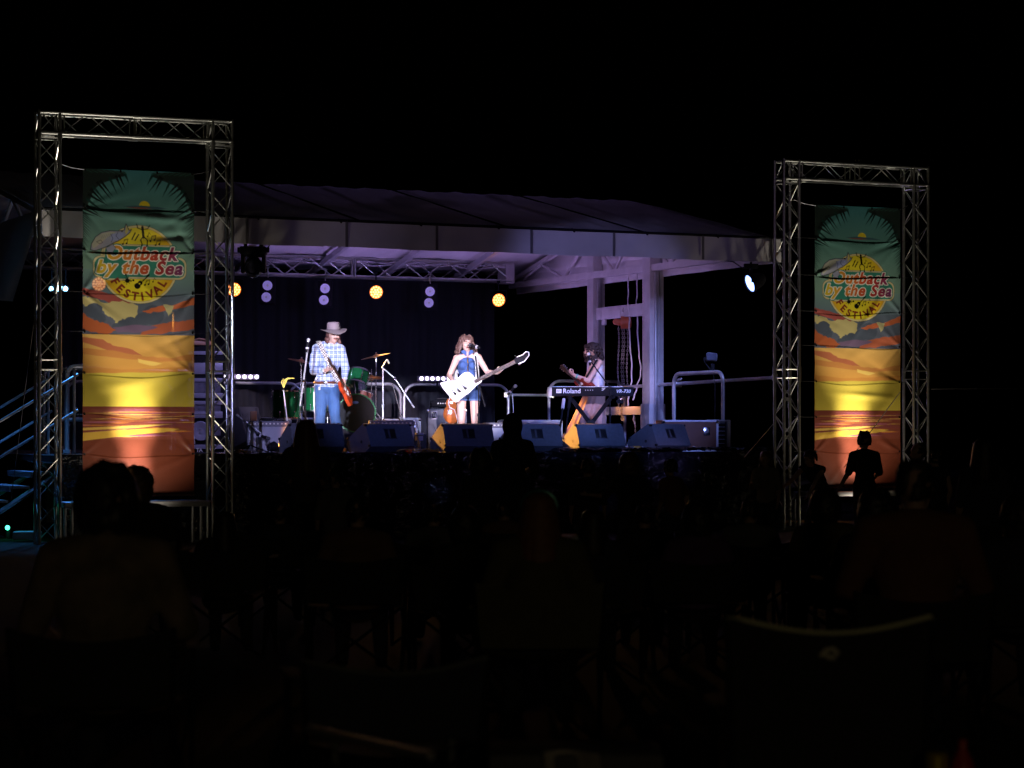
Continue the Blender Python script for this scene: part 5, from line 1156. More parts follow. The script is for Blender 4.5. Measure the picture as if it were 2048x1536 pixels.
# his red guitar
def guitar(name, label, O, nk, fc, outline, bodym, th, nlen, hl, strapmat_=None, plate=M_IVORY):
    """O body centre, nk neck direction, fc face normal; outline in (along neck, across) metres"""
    O = V(O); n = V(nk).normalized(); z = V(fc); z = (z-n*z.dot(n)).normalized(); y = z.cross(n); M = Matrix((n, y, z)).transposed().to_4x4(); M.translation = O
    f = thing(name, label, 'guitar', O, 0); b = MB(); bm = bmesh.new(); vs = [bm.verts.new((x, yy, -th/2)) for x, yy in outline]; fc_ = bm.faces.new(vs); e = bmesh.ops.extrude_face_region(bm, geom=[fc_]); bmesh.ops.translate(bm, vec=(0, 0, th), verts=[q for q in e['geom'] if isinstance(q, bmesh.types.BMVert)])
    bmesh.ops.recalc_face_normals(bm, faces=bm.faces); bmesh.ops.bevel(bm, geom=[e_ for e_ in bm.edges], offset=.006, segments=2, affect='EDGES'); b.bm(bm, M); b.build('body', bodym, f)
    x0 = max(p[0] for p in outline)-.10; b = MB(); q = Matrix.Translation((x0+nlen/2, 0, th/2+.006)); b.box((0, 0, 0), (nlen, .052, .018), None); b.v = [tuple(M @ (q @ V(p))) for p in b.v]; nkk = b.build('neck', M_FRET, f)
    b = MB()
    for i in range(18): xx = x0+nlen*(1-2**(-i/12))*1.25+.0; 
    for i in range(1, 20):
        xx = x0+nlen-(nlen+.16)*(1-2**(-i/12)); b.box(M @ V((xx, 0, th/2+.0165)), (.003, .05, .002), M.to_3x3())
    b.build('frets', M_CHROME, nkk)
    b = MB(); hx = x0+nlen; b.prism([(hx, -.026), (hx+.03, -.04), (hx+hl, -.045), (hx+hl+.02, 0), (hx+hl, .04), (hx+.03, .036), (hx, .026)], .014, M @ Matrix.Translation((0, 0, th/2-.006))); hd = b.build('headstock', M_FRET if bodym is not M_WHITE else M_BLACK, f)
    b = MB()
    for i in range(3):
        for sy in (-1, 1): p = M @ V((hx+.035+i*hl*.3, sy*.05, th/2)); b.cyl(p-y*.0, p+y*sy*.018, .004, n=6); b.ell(p+y*sy*.02, .009, n=8, m=5)
    b.build('tuners', M_CHROME, hd); b = MB()
    for i in range(4): yy = -.015+.01*i; b.cyl(M @ V((-.1, yy, th/2+.02)), M @ V((hx, yy*.8, th/2+.022)), .0012, n=4)
    b.build('strings', M_CHROME, f)
    b = MB(); b.box(M @ V((-.10, 0, th/2+.008)), (.035, .09, .016), M.to_3x3(), bev=.003); b.build('bridge', M_CHROME, f)
    for xx in (-.03, .06): b = MB(); b.box(M @ V((xx, 0, th/2+.006)), (.04, .085, .014), M.to_3x3(), bev=.003); b.build('pickup', plate, f)
    return f, M
lp = [(-.20, 0), (-.19, .09), (-.14, .155), (-.06, .165), (0, .13), (.05, .115), (.12, .14), (.18, .12), (.20, .05), (.19, -.02), (.13, -.03), (.15, -.11), (.11, -.145), (.05, -.115), (0, -.13), (-.06, -.165), (-.14, -.155), (-.19, -.09)]
g_, M = guitar('electric_guitar', 'red sunburst electric guitar in the hands of the man in the hat', mp+V((.255, -.17, .84)), (-.36, -.62, .70), (.97, -.14, .30), lp, M_RED, .045, .38, .12)
b = ribbon([(-.13, .0, 1.535), (-.105, -.09, 1.51), (-.07, -.125, 1.44), (-.02, -.145, 1.34), (.035, -.165, 1.23), (.08, -.20, 1.12), (.15, -.21, 1.0), (.22, -.20, .93)], .062, [(-.1, -.2, 1), (-.2, -1, .8), (-.2, -1, .2), (-.1, -1, .1), (-.1, -1, 0), (-.1, -1, 0), (.2, -1, 0), (.3, -1, 0)]); b.v = [tuple(V(p)+mp) for p in b.v]; b.build('strap', M_STRAP, g_)

# ---- singer with the white bass
sp = P(935, 1.2); f = thing('person', 'curly haired woman in sleeveless denim playsuit singing and playing a white bass', 'person', sp, 0)
J = dict(sa=(-.150, .01, 1.315), sb=(.150, .0, 1.325), ea=(-.255, .03, 1.075), eb=(.275, -.03, 1.12), wa=(-.205, -.20, .995), wb=(.415, -.20, 1.105), chest=(0, .02, 1.19), pelvis=(.01, .02, .89),
 ha=(-.085, .02, .84), hb=(.10, .02, .84), ka=(-.085, -.01, .46), kb=(.10, -.01, .46), fa=(-.09, .03, .09), fb=(.10, .04, .09), ta=(-.12, -.12, .035), tb=(.13, -.11, .035))
hc = V((-.015, -.02, 1.515)); RH = Euler((.05, .08, .28)).to_matrix(); b = MB(); head(b, hc, RH, .98); limbs(b, J, 0, .93); neck(b, J, hc, .88)
hand(b, J['wa'], (.62, -.1, -.62), (.1, .8, -.2), (.5, -.5, .6), .95, .38, 1); hand(b, J['wb'], (.62, -.35, .60), (-.1, -.2, 1) if False else (.3, .9, .1), (-.5, -.1, .8), .95, .95); b.blob('body', M_SKIN, f, .0065, 2, False); face_parts(f, hc, RH, .98, closed=True, hairc=HAIRB)
b = MB(); b.ell(hc+RH @ V((0, -.092, -.052)), (.013, .006, .010)); b.build('open_mouth', mat('mouth_dark', (.05, .01, .01), .6), f, world=False)
b = MB(); b.ell((0, .02, 1.19), (.142, .118, .185), n=18, m=12); b.ell((.005, .02, 1.04), (.128, .108, .17), n=18, m=12); b.ell((.01, .02, .90), (.168, .125, .13), n=18, m=12); b.cap((-.075, .02, 1.34), .062, (.075, .02, 1.345), .062); b.ell((-.062, -.07, 1.21), .062); b.ell((.062, -.07, 1.21), .062); b.cap((-.05, .02, 1.375), .05, (.05, .02, 1.38), .05); b.blob('denim_top', DEN2, f, .009, 2, False)
bpy.context.view_layer.update()
b = MB()
for q in 'ab': b.cap(J['h'+q], .088, V(J['h'+q]).lerp(V(J['k'+q]), .20), .079)
b.ell((.01, .02, .87), (.165, .125, .11), n=18, m=10); b.blob('denim_shorts', mat('dark_denim', (.022, .055, .15), .85, 0, .3, 14, .3, 160), f, .009, 2, False)
b = MB()
for q in 'ab': e = V(J['h'+q]).lerp(V(J['k'+q]), .36); b.cyl(e+V((0, 0, .045)), e+V((0, 0, .02)), .084, .086, 20)
b.build('cuff', mat('pale_denim', (.08, .15, .30), .85, 0, .2, 20), f, world=False)
b = MB(); b.prism([(-.09, .03), (-.01, -.03), (-.015, .035), (-.06, .06)], .01, Matrix.Translation((0, -.085, 1.37)) @ Matrix.Rotation(1.25, 4, 'X')); b.prism([(.09, .03), (.015, -.03), (.02, .035), (.06, .06)], .01, Matrix.Translation((0, -.085, 1.37)) @ Matrix.Rotation(1.25, 4, 'X')); b.build('collar', DEN2, f, world=False)
b = MB(); b.tube([(.005, -.108, 1.34), (.008, -.122, 1.25), (.008, -.118, 1.15), (.006, -.108, 1.02)], .006, 6); b.build('zip', M_BRASS, f, world=False)
shoes(f, J, M_BLACK, .95)
r_ = random.Random(9); b = MB()
def hr(r):
    a = r.uniform(-2.6, 2.6); z = r.uniform(-.15, .125); rad = .104*math.sqrt(max(.05, 1-(max(z, 0)/.135)**2))+.03*max(0, -z)*5; x, y = rad*math.sin(a), .018+rad*math.cos(a)*1.05
    return (x, y, z) if not (y < -.05 and z < .05) else (x*.9, .09, z)
curls(b, hc, RH, 1., 330, (.009, .017), hr, 12); b.ell(hc+RH @ V((0, .02, .045)), (.085, .10, .075), RH); 
for i in range(95):                           # loose spiral locks
    a = r_.uniform(-2.35, 2.35); z_ = r_.uniform(-.03, .09); q_ = .108*math.sqrt(1-(max(0, z_)/.14)**2); x, y = q_*math.sin(a), .02+q_*math.cos(a); p0 = hc+RH @ V((x, y, z_)); pts = [p0+V((math.sin(k*1.3+i)*.013+x*.07*k, math.cos(k*1.3+i)*.008, -.020*k)) for k in range(7)]; b.tube(pts, .008, 5)
b.blob('hair', HAIRB, f, .0065, 0, False)
# white bass
def bp(x, y): X = (x-935)/144.; return (X, (905.5-y)/144.)
O = sp+V((-.085, -.205, .89)); nk = V((.885, -.10, .44)); n = nk.normalized()
ol = [(881, 766), (897, 762), (912, 762), (921, 752), (930, 745), (939, 744), (946, 750), (951, 757), (963, 756), (965, 763), (952, 773), (940, 785), (925, 796), (916, 804), (909, 804), (897, 790), (884, 774)]
n2 = V((n.x, n.z)).normalized(); out = []
for x, y in ol:
    X, Z = bp(x, y); dx, dz = X-(O.x-sp.x), Z-.89; out.append((dx*n2.x+dz*n2.y, -dx*n2.y+dz*n2.x))
cxm = 0; out = out[::-1]
f2, M = guitar('bass_guitar', 'white angular bass guitar held by the singer', O, nk, (.10, -1, .0), [(a, b_) for a, b_ in out], M_WHITE, .04, .62, .02, plate=M_CHROME)
b = MB(); hx = max(p[0] for p in out)-.10+.62
hp_ = [(hx, .03), (hx+.05, .045), (hx+.14, .035), (hx+.20, .055), (hx+.23, .03), (hx+.215, -.01), (hx+.12, -.055), (hx+.03, -.05), (hx, -.03)]
b.prism([(x, y) for x, y in hp_], .014, M @ Matrix.Translation((0, 0, .012))); b.build('headstock_plate', M_BLACK, f2)
b = MB(); pth = hp_[1:-1]; b.tube([M @ V((x, y, .028)) for x, y in pth], .007, 6); b.build('headstock_edging', M_WHITE, f2)
b = MB(); 
for i in range(3): p = M @ V((-.05+.055*i, -.115+.02*i, .022)); b.cyl(p, p+M.to_3x3() @ V((0, 0, .018)), .012, n=10)
b.build('control_knobs', M_IVORY, f2)
b = ribbon([(-.17, .04, 1.0), (-.15, .13, 1.12), (0, .15, 1.30), (.10, .09, 1.385), (.115, -.02, 1.385), (.125, -.10, 1.30), (.135, -.13, 1.12), (.14, -.19, .99)], .05, [(-1, 1, 0), (-.5, 1, 0), (0, 1, .2), (0, .6, 1), (0, -.2, 1), (.1, -1, .3), (.1, -1, 0), (.1, -1, 0)]); b.v = [tuple(V(p)+sp) for p in b.v]; b.build('strap', M_WHITE, f2)
b = MB(); q0 = sp+V((-.18, -.17, .80)); b.tube([q0, q0+V((-.06, 0, -.02)), q0+V((-.085, .02, -.10)), q0+V((-.06, .05, -.18)), q0+V((.0, .1, -.2)), q0+V((.04, .2, -.35)), q0+V((.04, .3, -.79))], .005, 6); b.build('cable', M_ROPE, f2)

# ---- keyboard player turned to the left with a dark guitar
kp = P(1187, 3.0); f = thing('person', 'dark curly haired woman in white top and long skirt, turned left behind the keyboard', 'person', kp, 0)
J = dict(sa=(.02, .16, 1.33), sb=(.085, -.12, 1.33), ea=(-.10, .12, 1.10), eb=(-.085, -.20, 1.055), wa=(-.20, -.02, .98), wb=(-.295, -.19, 1.14), chest=(.055, .02, 1.19), pelvis=(.045, .03, .91),
 ha=(.04, .11, .86), hb=(.04, -.05, .86), ka=(-.02, .12, .47), kb=(-.03, -.05, .47), fa=(.02, .12, .09), fb=(.0, -.06, .09), ta=(-.12, .14, .035), tb=(-.14, -.07, .035))
hc = V((-.035, .01, 1.515)); RH = Euler((.18, 0, -1.35)).to_matrix(); b = MB(); head(b, hc, RH, .98); limbs(b, J, 0, .93); neck(b, J, hc, .88)
hand(b, J['wb'], (-.75, .1, .55), (.5, .6, .5), (.3, -.5, .8), .95, .9); hand(b, J['wa'], (-.7, -.5, -.2), (0, -.3, -.9), (-.2, -.7, .4), .95, .4); b.blob('body', M_SKIN, f, .0065, 2, False); face_parts(f, hc, RH, .98, hairc=HAIRD)
b = MB(); b.ell((.055, .02, 1.17), (.105, .150, .165), n=18, m=12); b.ell((.05, .02, 1.04), (.105, .135, .16), n=18, m=12); b.ell((.045, .03, .92), (.12, .165, .12), n=18, m=12); b.cap((.0, -.05, 1.28), .03, (.03, -.09, 1.375), .014); b.cap((.12, -.06, 1.26), .03, (.08, -.085, 1.38), .014); b.blob('white_top', mat('white_cotton', (.68, .66, .70), .85, 0, .08, 10, .35, 30), f, .009, 2, False)
def sk(u, v):
    a = 2*PI*u; r = .135+.16*v**1.1; p = 1+.10*math.sin(a*9+v*2)*v+.05*math.sin(a*17)*v; return (.045-.20*v+r*p*math.cos(a)*1.05, .03+r*p*math.sin(a), .98-.80*v)
b = MB(); b.grid(sk, 120, 24); b.build('long_skirt', mat('rust_skirt', (.42, .26, .22), .8, 0, .2, 40, .2, 60), f, world=False, ang=80)
b = MB(); b.tube([sk(k/60, 1) for k in range(61)], .012, 6); b.build('skirt_hem', mat('pale_hem', (.6, .5, .4), .8), f, world=False); shoes(f, J, M_BLACK, .95)
b = MB()
def hd(r):
    a = r.uniform(-2.62, 2.62); z = r.uniform(-.17, .10); rad = .112+.035*(z < 0); x, y = rad*math.sin(a), .02+rad*math.cos(a); return (x, y, z)
curls(b, hc, RH, 1., 330, (.010, .019), hd, 21); b.ell(hc+RH @ V((0, .02, .05)), (.09, .105, .08), RH); curls(b, hc, RH, 1., 60, (.010, .016), lambda r: (r.uniform(-.08, .08), r.uniform(-.075, -.03), r.uniform(.05, .10)), 5); b.blob('hair', HAIRD, f, .007, 0, False)
b = MB(); w_ = V(J['eb']).lerp(V(J['wb']), .82); d_ = (V(J['wb'])-V(J['eb'])).normalized(); b.cyl(w_-d_*.012, w_+d_*.012, .034, n=16); b.build('wristband', mat('green_band', (.1, .45, .4), .5), f, world=False)
b = MB(); b.tube([(-.05+.05*math.cos(a)*0+.0, 0, 0) for a in (0, 1)], .001); 
g2, M = guitar('acoustic_guitar', 'small dark red guitar held by the woman behind the keyboard', kp+V((-.13, -.12, .99)), (-.68, -.06, .62), (-.55, -.55, -.62), [(x*.85, y*.85) for x, y in lp], mat('dark_red_varnish', (.22, .03, .02), .2), .07, .28, .11)
b = ribbon([V((.05, -.19, 1.375))+kp, V((-.0, -.205, 1.30))+kp, V((-.07, -.22, 1.18))+kp, V((-.13, -.2, 1.08))+kp], .03, (-.3, -1, .2)); b.build('strap', M_BLACK, g2)
# ------------------------------------------------------------------ audience
FAB = {}
def cloth(n, c): return mat(n, c, .9, 0, .3, 12, .2, 40)
C_BLK = cloth('black_cloth', (.02, .02, .022)); C_NAVY = cloth('navy_cloth', (.03, .035, .06)); C_BRN = cloth('brown_cloth', (.16, .09, .05)); C_ORG = cloth('rust_cloth', (.17, .075, .04)); C_GRY = cloth('grey_cloth', (.12, .12, .13)); C_OLV = cloth('olive_cloth', (.10, .09, .04)); C_PUR = cloth('plum_cloth', (.10, .05, .14)); C_WHT = cloth('off_white_cloth', (.45, .42, .40))
H_BLK = mat('black_hair', (.015, .012, .012), .5, 0, .3, 40); H_BRN = mat('chestnut_hair', (.10, .05, .025), .5, 0, .4, 40)
SIT = dict(sa=(-.18, .03, .95), sb=(.18, .03, .95), ea=(-.27, .0, .70), eb=(.27, .0, .70), wa=(-.22, -.22, .62), wb=(.22, -.22, .62), chest=(0, .04, .80), pelvis=(0, .06, .52), ha=(-.10, .02, .50), hb=(.10, .02, .50), ka=(-.13, -.42, .50), kb=(.13, -.42, .50), fa=(-.14, -.45, .09), fb=(.14, -.45, .09), ta=(-.15, -.58, .035), tb=(.15, -.58, .035))
STD = dict(sa=(-.18, .0, 1.40), sb=(.18, .0, 1.40), ea=(-.24, .02, 1.12), eb=(.24, .02, 1.12), wa=(-.25, -.08, .90), wb=(.25, -.08, .90), chest=(0, 0, 1.25), pelvis=(0, .01, .93), ha=(-.09, .01, .90), hb=(.09, .01, .90), ka=(-.10, -.01, .50), kb=(.10, -.01, .50), fa=(-.10, .02, .09), fb=(.10, .02, .09), ta=(-.12, -.13, .035), tb=(.12, -.13, .035))
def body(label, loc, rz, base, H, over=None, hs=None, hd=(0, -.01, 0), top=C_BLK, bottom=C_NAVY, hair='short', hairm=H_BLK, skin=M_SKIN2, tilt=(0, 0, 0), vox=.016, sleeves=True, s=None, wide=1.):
    s = s or (H/1.70 if base is STD else H/1.24); f = thing('person', label, 'person', loc, rz); J = {k: (v[0]*s*wide, v[1]*s, v[2]*s) for k, v in base.items()}
    if over: J.update({k: tuple(c*s for c in v) for k, v in over.items()})
    sh = (V(J['sa'])+V(J['sb']))/2; kid = base is STD and H < 1.52; hs = hs or (1.22 if kid else .98); hc = sh+V((hd[0]*s, -.02*s+hd[1]*s, (.185+hd[2]+(.03 if kid else 0))*s)); R = Euler(tilt).to_matrix(); b = MB(); head(b, hc, R, s*hs); limbs(b, J, 0, s); neck(b, J, hc, s*.9)
    for q, sg in (('a', -1), ('b', 1)):
        d = (V(J['w'+q])-V(J['e'+q])).normalized(); hand(b, J['w'+q], d, (-sg, -.2, 0), (0, -1, .3), s*.95, .45)
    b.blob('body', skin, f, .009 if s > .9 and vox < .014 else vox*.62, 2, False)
    b = MB(); limbs(b, J, .018*s, s, legs=False, upto='wrist' if sleeves == 2 else 'elbow'); 
    if not sleeves: b = MB(); limbs(b, J, .016*s, s, legs=False, arms=False)
    pc_ = V(J['pelvis']); cc_ = V(J['chest']); b.ell(pc_.lerp(cc_, .30), (.172*s*wide, .125*s, .17*s), n=18, m=12); b.blob('top', top, f, vox, 2, False)
    b = MB(); limbs(b, J, .014*s, s, arms=False, torso=False, feet=False); b.ell(V(J['pelvis'])-V((0, 0, .03*s)), (.165*s, .125*s, .11*s), n=16, m=10); b.blob('trousers', bottom, f, vox, 2, False)
    b = MB(); rs = random.Random(int(H*1000)+len(label)); s0 = s; s = s*hs
    if hair == 'short': curls(b, hc, R, s, 150, (.010, .017), lambda r: (lambda a, z: (.078*math.sin(a)*math.sqrt(max(.05, 1-(z/.125)**2)), .014+.095*math.cos(a)*math.sqrt(max(.05, 1-(z/.125)**2)), z+.015))(r.uniform(-2.3, 2.3), r.uniform(-.06, .104)), rs.random())
    elif hair == 'curly': curls(b, hc, R, s, 170, (.022, .034), lambda r: (lambda a, z: (.10*math.sin(a)*math.sqrt(max(.05, 1-(z/.15)**2)), .02+.11*math.cos(a)*math.sqrt(max(.05, 1-(z/.15)**2)), z+.015))(r.uniform(-2.3, 2.3), r.uniform(-.10, .14)), rs.random())
    elif hair in ('long', 'verylong'):
        L = .26 if hair == 'long' else .36
        for i in range(46):
            a = rs.uniform(-1.9, 1.9); x, y = .082*math.sin(a), .016+.094*math.cos(a); w = rs.uniform(.9, 1.15)
            pts = [hc+(R @ (V((x*.35, y*.45, .115))*s)), hc+(R @ (V((x*.85, y*.9, .085))*s)), hc+(R @ (V((x*1.05, y*1.05, .0))*s)), hc+(R @ (V((x*1.15*w, y*1.1+.01, -.10))*s)), hc+(R @ (V((x*1.25*w, y*.9+.03, -L+rs.uniform(0, .07)))*s))]; b.tube([tuple(p) for p in pts], .015*s, 6)
        b.ell(hc+R @ (V((0, .02, .04))*s), (.084*s, .098*s, .082*s), R)
    elif hair == 'tail':
        b.ell(hc+R @ (V((0, .02, .035))*s), (.084*s, .10*s, .09*s), R); b.tube([tuple(hc+R @ (V(q)*s)) for q in ((0, .10, .05), (0, .15, .03), (0, .17, -.05), (.0, .16, -.14))], .03*s, 8, rr=[.02*s, .032*s, .03*s, .012*s])
    elif hair == 'hood': b.ell(hc+R @ (V((0, .02, .02))*s), (.10*s, .115*s, .125*s), R, 18, 12); b.cap(hc+V((0, .02, -.08))*s, .09*s, sh+V((0, .03*s, .02)), .11*s)
    b.blob('hood' if hair == 'hood' else 'hair', top if hair == 'hood' else hairm, f, .010, 1, False); s = s0; shoes(f, J, M_BLACK, s); return f, J, hc, s
def atop(px, Y, py): return V(((px-1024)/FPX*Y, Y, 0)), CAMZ-(py-HZ)*Y/FPX      # ground point and height of the head top
def stander(px, Y, py, label, rz=PI, **k): l, H = atop(px, Y, py); return body(label, l, rz, STD, H, **k)
def sitter(px, Y, py, label, rz=PI, chair=True, **k):
    l, H = atop(px, Y, py); r = body(label, l, rz, SIT, H, **k)
    return r
# folding camp chair
def camp_chair(loc, rz, label, cm, tube=M_BLACK, piping=None, wd=.58, hb=.86, mark=False):
    f = thing('camp_chair', label, 'camp chair', loc, rz, 'folding camp chairs in the audience'); wv = wd/2
    b = MB()
    def back(u, v): return (wv*(2*u-1)*(1-.10*(1-v)), .19+.06*v+.03*math.cos((2*u-1)*1.5), .44+(hb-.44)*v-.045*v*(math.cos((2*u-1)*PI/2)))
    b.grid(back, 16, 10); b.grid(lambda u, v: tuple(V(back(1-u, v))+V((0, .008, 0))), 16, 10); b.build('back_fabric', cm, f, world=False, ang=60)
    if piping:
        b = MB(); b.tube([back(0, .42), back(0, .7), back(0, 1)]+[back(u/16, 1) for u in range(17)]+[back(1, .7), back(1, .42)], .009, 6)
        for sg in (-1, 1): b.tube([(sg*wv*.93, .2, .60), (sg*wv*.74, .2, .53), (sg*wv*.64, .19, .44), (sg*wv*.64, .19, .33), (sg*wv*.72, .19, .28)], .013, 6)
        b.build('piping', piping, f, world=False)
    if mark: b = MB(); b.tube([(-.018, .285, .800), (-.005, .286, .815), (.015, .286, .812), (.03, .285, .795), (.018, .285, .800), (.008, .285, .792), (-.01, .285, .792)], .007, 6); b.build('back_mark', M_IVORY, f, world=False)
    b = MB(); b.grid(lambda u, v: (wv*(2*u-1)*.95, -.24+.46*v, .44-.05*math.cos((2*u-1)*PI/2)), 12, 8); b.grid(lambda u, v: (wv*(1-2*u)*.95, -.24+.46*v, .435-.05*math.cos((2*u-1)*PI/2)), 12, 8); b.build('seat', cm, f, world=False, ang=60)
    for sx in (-1, 1):
        b = MB(); b.cyl((sx*wv, .25, hb), (sx*wv*.96, .2, .40), .011); b.cyl((sx*wv*.96, .2, .40), (sx*wv*.9, .24, .02), .011); b.build('rear_leg', tube, f, world=False)
        b = MB(); b.cyl((sx*wv, -.24, .62), (sx*wv*.98, -.26, .02), .011); b.build('front_leg', tube, f, world=False)
        b = MB(); b.box((sx*wv, -.02, .625), (.055, .48, .012), bev=.004); b.build('armrest', cm, f, world=False)
        b = MB(); b.cyl((sx*wv, -.26, .05), (sx*wv*.9, .24, .42), .008); b.cyl((sx*wv, -.26, .42), (sx*wv*.9, .24, .05), .008); b.build('side_brace', tube, f, world=False)
    b = MB(); b.cyl((-wv*.9, .24, .03), (wv*.9, .22, .42), .008); b.cyl((wv*.9, .24, .03), (-wv*.9, .22, .42), .008); b.build('rear_brace', tube, f, world=False); return f
# people in the crowd
PAT = mat('patterned_shirt', (.20, .15, .11), .85, 0, .98, 9)
f, J, hc, s = sitter(216, 8.6, 957, 'large seated man at the left in a patterned shirt, seen from behind', top=PAT, hair='curly', wide=1.02, vox=.014)
camp_chair(V((f.location.x, 8.5, 0)), PI, 'camp chair under the large man at the left', C_BLK, hb=.72)
sitter(276, 15.5, 949, 'seated person just right of the large man, head in front of the left banner', hair='curly', hairm=H_BRN); camp_chair(Q(276, 15.4), PI, 'camp chair before the left banner', C_GRY, hb=.7)
stander(612, 21.5, 852, 'long haired girl standing in the crowd before the leftmost wedge', hair='verylong', hairm=H_BRN, bottom=C_BLK, top=cloth('lace_black', (.05, .045, .05)), over=dict(ea=(-.23, -.04, 1.14), eb=(.23, -.04, 1.14), wa=(-.10, -.2, 1.05), wb=(.12, -.2, 1.05)))
stander(1025, 24.5, 841, 'hooded figure standing in the crowd before the pale blue wedge', hair='hood', top=C_BLK, over=dict(ea=(-.26, -.02, 1.13), eb=(.26, -.02, 1.13), wa=(-.12, -.22, 1.1), wb=(.14, -.22, 1.12)))
f, J, hc, s = sitter(1078, 10.8, 992, 'seated woman with brown hair and a glinting headband, centre of the crowd', hair='verylong', hairm=mat('copper_hair', (.22, .09, .04), .6, 0, .4, 40), top=C_OLV, vox=.014)
b = MB(); b.tube([tuple(hc+V((.092*s*math.cos(a), .0, .045*s+.088*s*math.sin(a)))) for a in [k*PI/14 for k in range(15)]], .008, 6); b.build('headband', mat('glossy_teal', (.1, .3, .28), .15, .6), f, world=False)
camp_chair(Q(1078, 10.7), PI, 'camp chair under the woman with the headband', C_OLV, hb=.74)
b = MB(); c_ = Q(1135, 12.2, 1092); b.box(c_, (.11, .3, .11), bev=.01); solo(b.build('pale_box', mat('blue_white_box', (.5, .6, .8), .5)), 'pale blue box glimpsed right of the woman with the headband', 'box'); b = MB(); b.box(c_+V((0, 0, -.1)), (.11, .3, .08), bev=.01); solo(b.build('orange_box', mat('orange_box', (.7, .25, .08), .5)), 'orange box under the pale blue one in the crowd', 'box')
sitter(715, 13.5, 1000, 'seated person in brown near the middle of the crowd, left of centre', hair='short', top=C_BRN); camp_chair(Q(715, 13.4), PI, 'camp chair under the person in brown', C_BLK, hb=.72)
stander(671, 19.5, 947, 'child standing low behind the long haired girl', hair='short', top=C_GRY)
stander(962, 20.5, 915, 'child in dark clothes between the two central standing figures', hair='curly', top=C_BLK)
stander(1176, 22.5, 927, 'slim child standing left of the other two before the stage', hair='short', top=C_NAVY); stander(1258, 22.0, 922, 'round headed child in the middle of the three before the stage', hair='curly', hairm=H_BRN, top=C_BLK, over=dict(eb=(.34, .0, 1.2), wb=(.58, -.05, 1.22)))
stander(1349, 23.5, 923, 'child leaning left with one arm low, right of the three', rz=PI+.5, hair='short', top=C_ORG, over=dict(sa=(-.12, -.06, 1.38), sb=(.22, .02, 1.37), ea=(-.3, -.1, 1.2)))
stander(1532, 26.5, 909, 'long haired child facing left beside the right truss frame', rz=PI/2+3.9+.3, hair='long', hairm=H_BRN, top=cloth('grey_knit', (.2, .18, .17)), over=dict(ea=(-.2, -.12, 1.15), wa=(-.12, -.35, 1.2)))
# girl reaching left, lit violet
stander(1627, 28.5, 898, 'ponytailed girl leaning and reaching left, lit violet, before the right banner', rz=.0, hair='tail', hairm=H_BRN, top=C_BLK, tilt=(.5, 0, -.7), skin=mat('skin_pale', (.55, .4, .36), .5), sleeves=False, over=dict(sa=(-.20, -.06, 1.36), sb=(.16, .04, 1.34), ea=(-.40, -.16, 1.16), wa=(-.62, -.26, 1.0), eb=(.0, -.22, 1.12), wb=(-.12, -.3, .92), pelvis=(.16, .1, .9), ha=(.08, .1, .87), hb=(.24, .1, .87), chest=(.05, .03, 1.2)), hd=(-.07, -.09, -.03))
# boy in silhouette
stander(1729, 27.5, 866, 'boy standing in silhouette before the glowing right banner, one arm held out', hair='short', top=C_BLK, bottom=C_BLK, wide=.86, hs=1.2, over=dict(sa=(-.16, 0, 1.37), sb=(.16, 0, 1.37), eb=(.225, -.03, 1.13), wb=(.34, -.10, .92), ea=(-.22, -.02, 1.13), wa=(-.17, -.22, 1.04)))
stander(1838, 24, 895, 'bearded man standing at the right, face turned to the left', rz=-1.0, hair='short', top=C_BLK, skin=M_SKIN)
stander(1873, 25, 908, 'person with bare arm standing right of the bearded man', rz=PI+.4, hair='short', top=C_NAVY, skin=M_SKIN, sleeves=False)
f, J, hc, s = sitter(1829, 10.2, 926, 'broad seated man in a rust coloured shirt at the right', hair='short', top=C_ORG, wide=1.05, vox=.014, sleeves=2); camp_chair(Q(1829, 10.1), PI, 'camp chair under the man in the rust shirt', C_BLK, hb=.74)
sitter(1752, 12.5, 997, 'seated person with domed hair below the silhouetted boy', hair='curly', top=C_BLK); camp_chair(Q(1752, 12.4), PI, 'camp chair below the silhouetted boy', C_GRY, hb=.7)
sitter(1650, 14.5, 992, 'seated person in olive below the reaching girl', hair='curly', top=C_OLV); camp_chair(Q(1650, 14.4), PI, 'camp chair below the reaching girl', C_BLK, hb=.7)
stander(1968, 18, 890, 'dim figure standing alone at the far right', hair='long', top=C_NAVY, bottom=C_BLK); sitter(2038, 12, 1008, 'seated person cut by the right edge of the picture', hair='curly', top=C_NAVY); camp_chair(Q(2038, 11.9), PI, 'camp chair at the right edge', C_BLK, hb=.7)
for px, Y, py, lab, tp, hr in ((560, 17, 1012, 'seated person low at the left end of the stage front', C_NAVY, 'short'), (868, 15.5, 1010, 'seated person right of centre with short dark hair', C_GRY, 'short'), (930, 13.0, 1030, 'seated person next to the woman with the headband', C_BLK, 'curly'), (1185, 13.2, 1022, 'seated person below the slim child', C_NAVY, 'long'), (1290, 15.0, 1012, 'seated person below the round headed child', C_BLK, 'short'), (1395, 13.6, 1018, 'seated person in plum below the leaning child', C_PUR, 'curly'), (1500, 15.6, 1003, 'seated person in front of the foot of the right frame', C_GRY, 'short'), (450, 14.6, 1026, 'seated person in front of the right leg of the left frame', C_BLK, 'long'), (1010, 17.5, 1005, 'seated person below the hooded figure', C_BRN, 'short')):
    sitter(px, Y, py, lab, hair=hr, top=tp, bottom=C_BLK); camp_chair(Q(px, Y-.1), PI, 'camp chair of the '+lab, C_BLK, hb=.7)
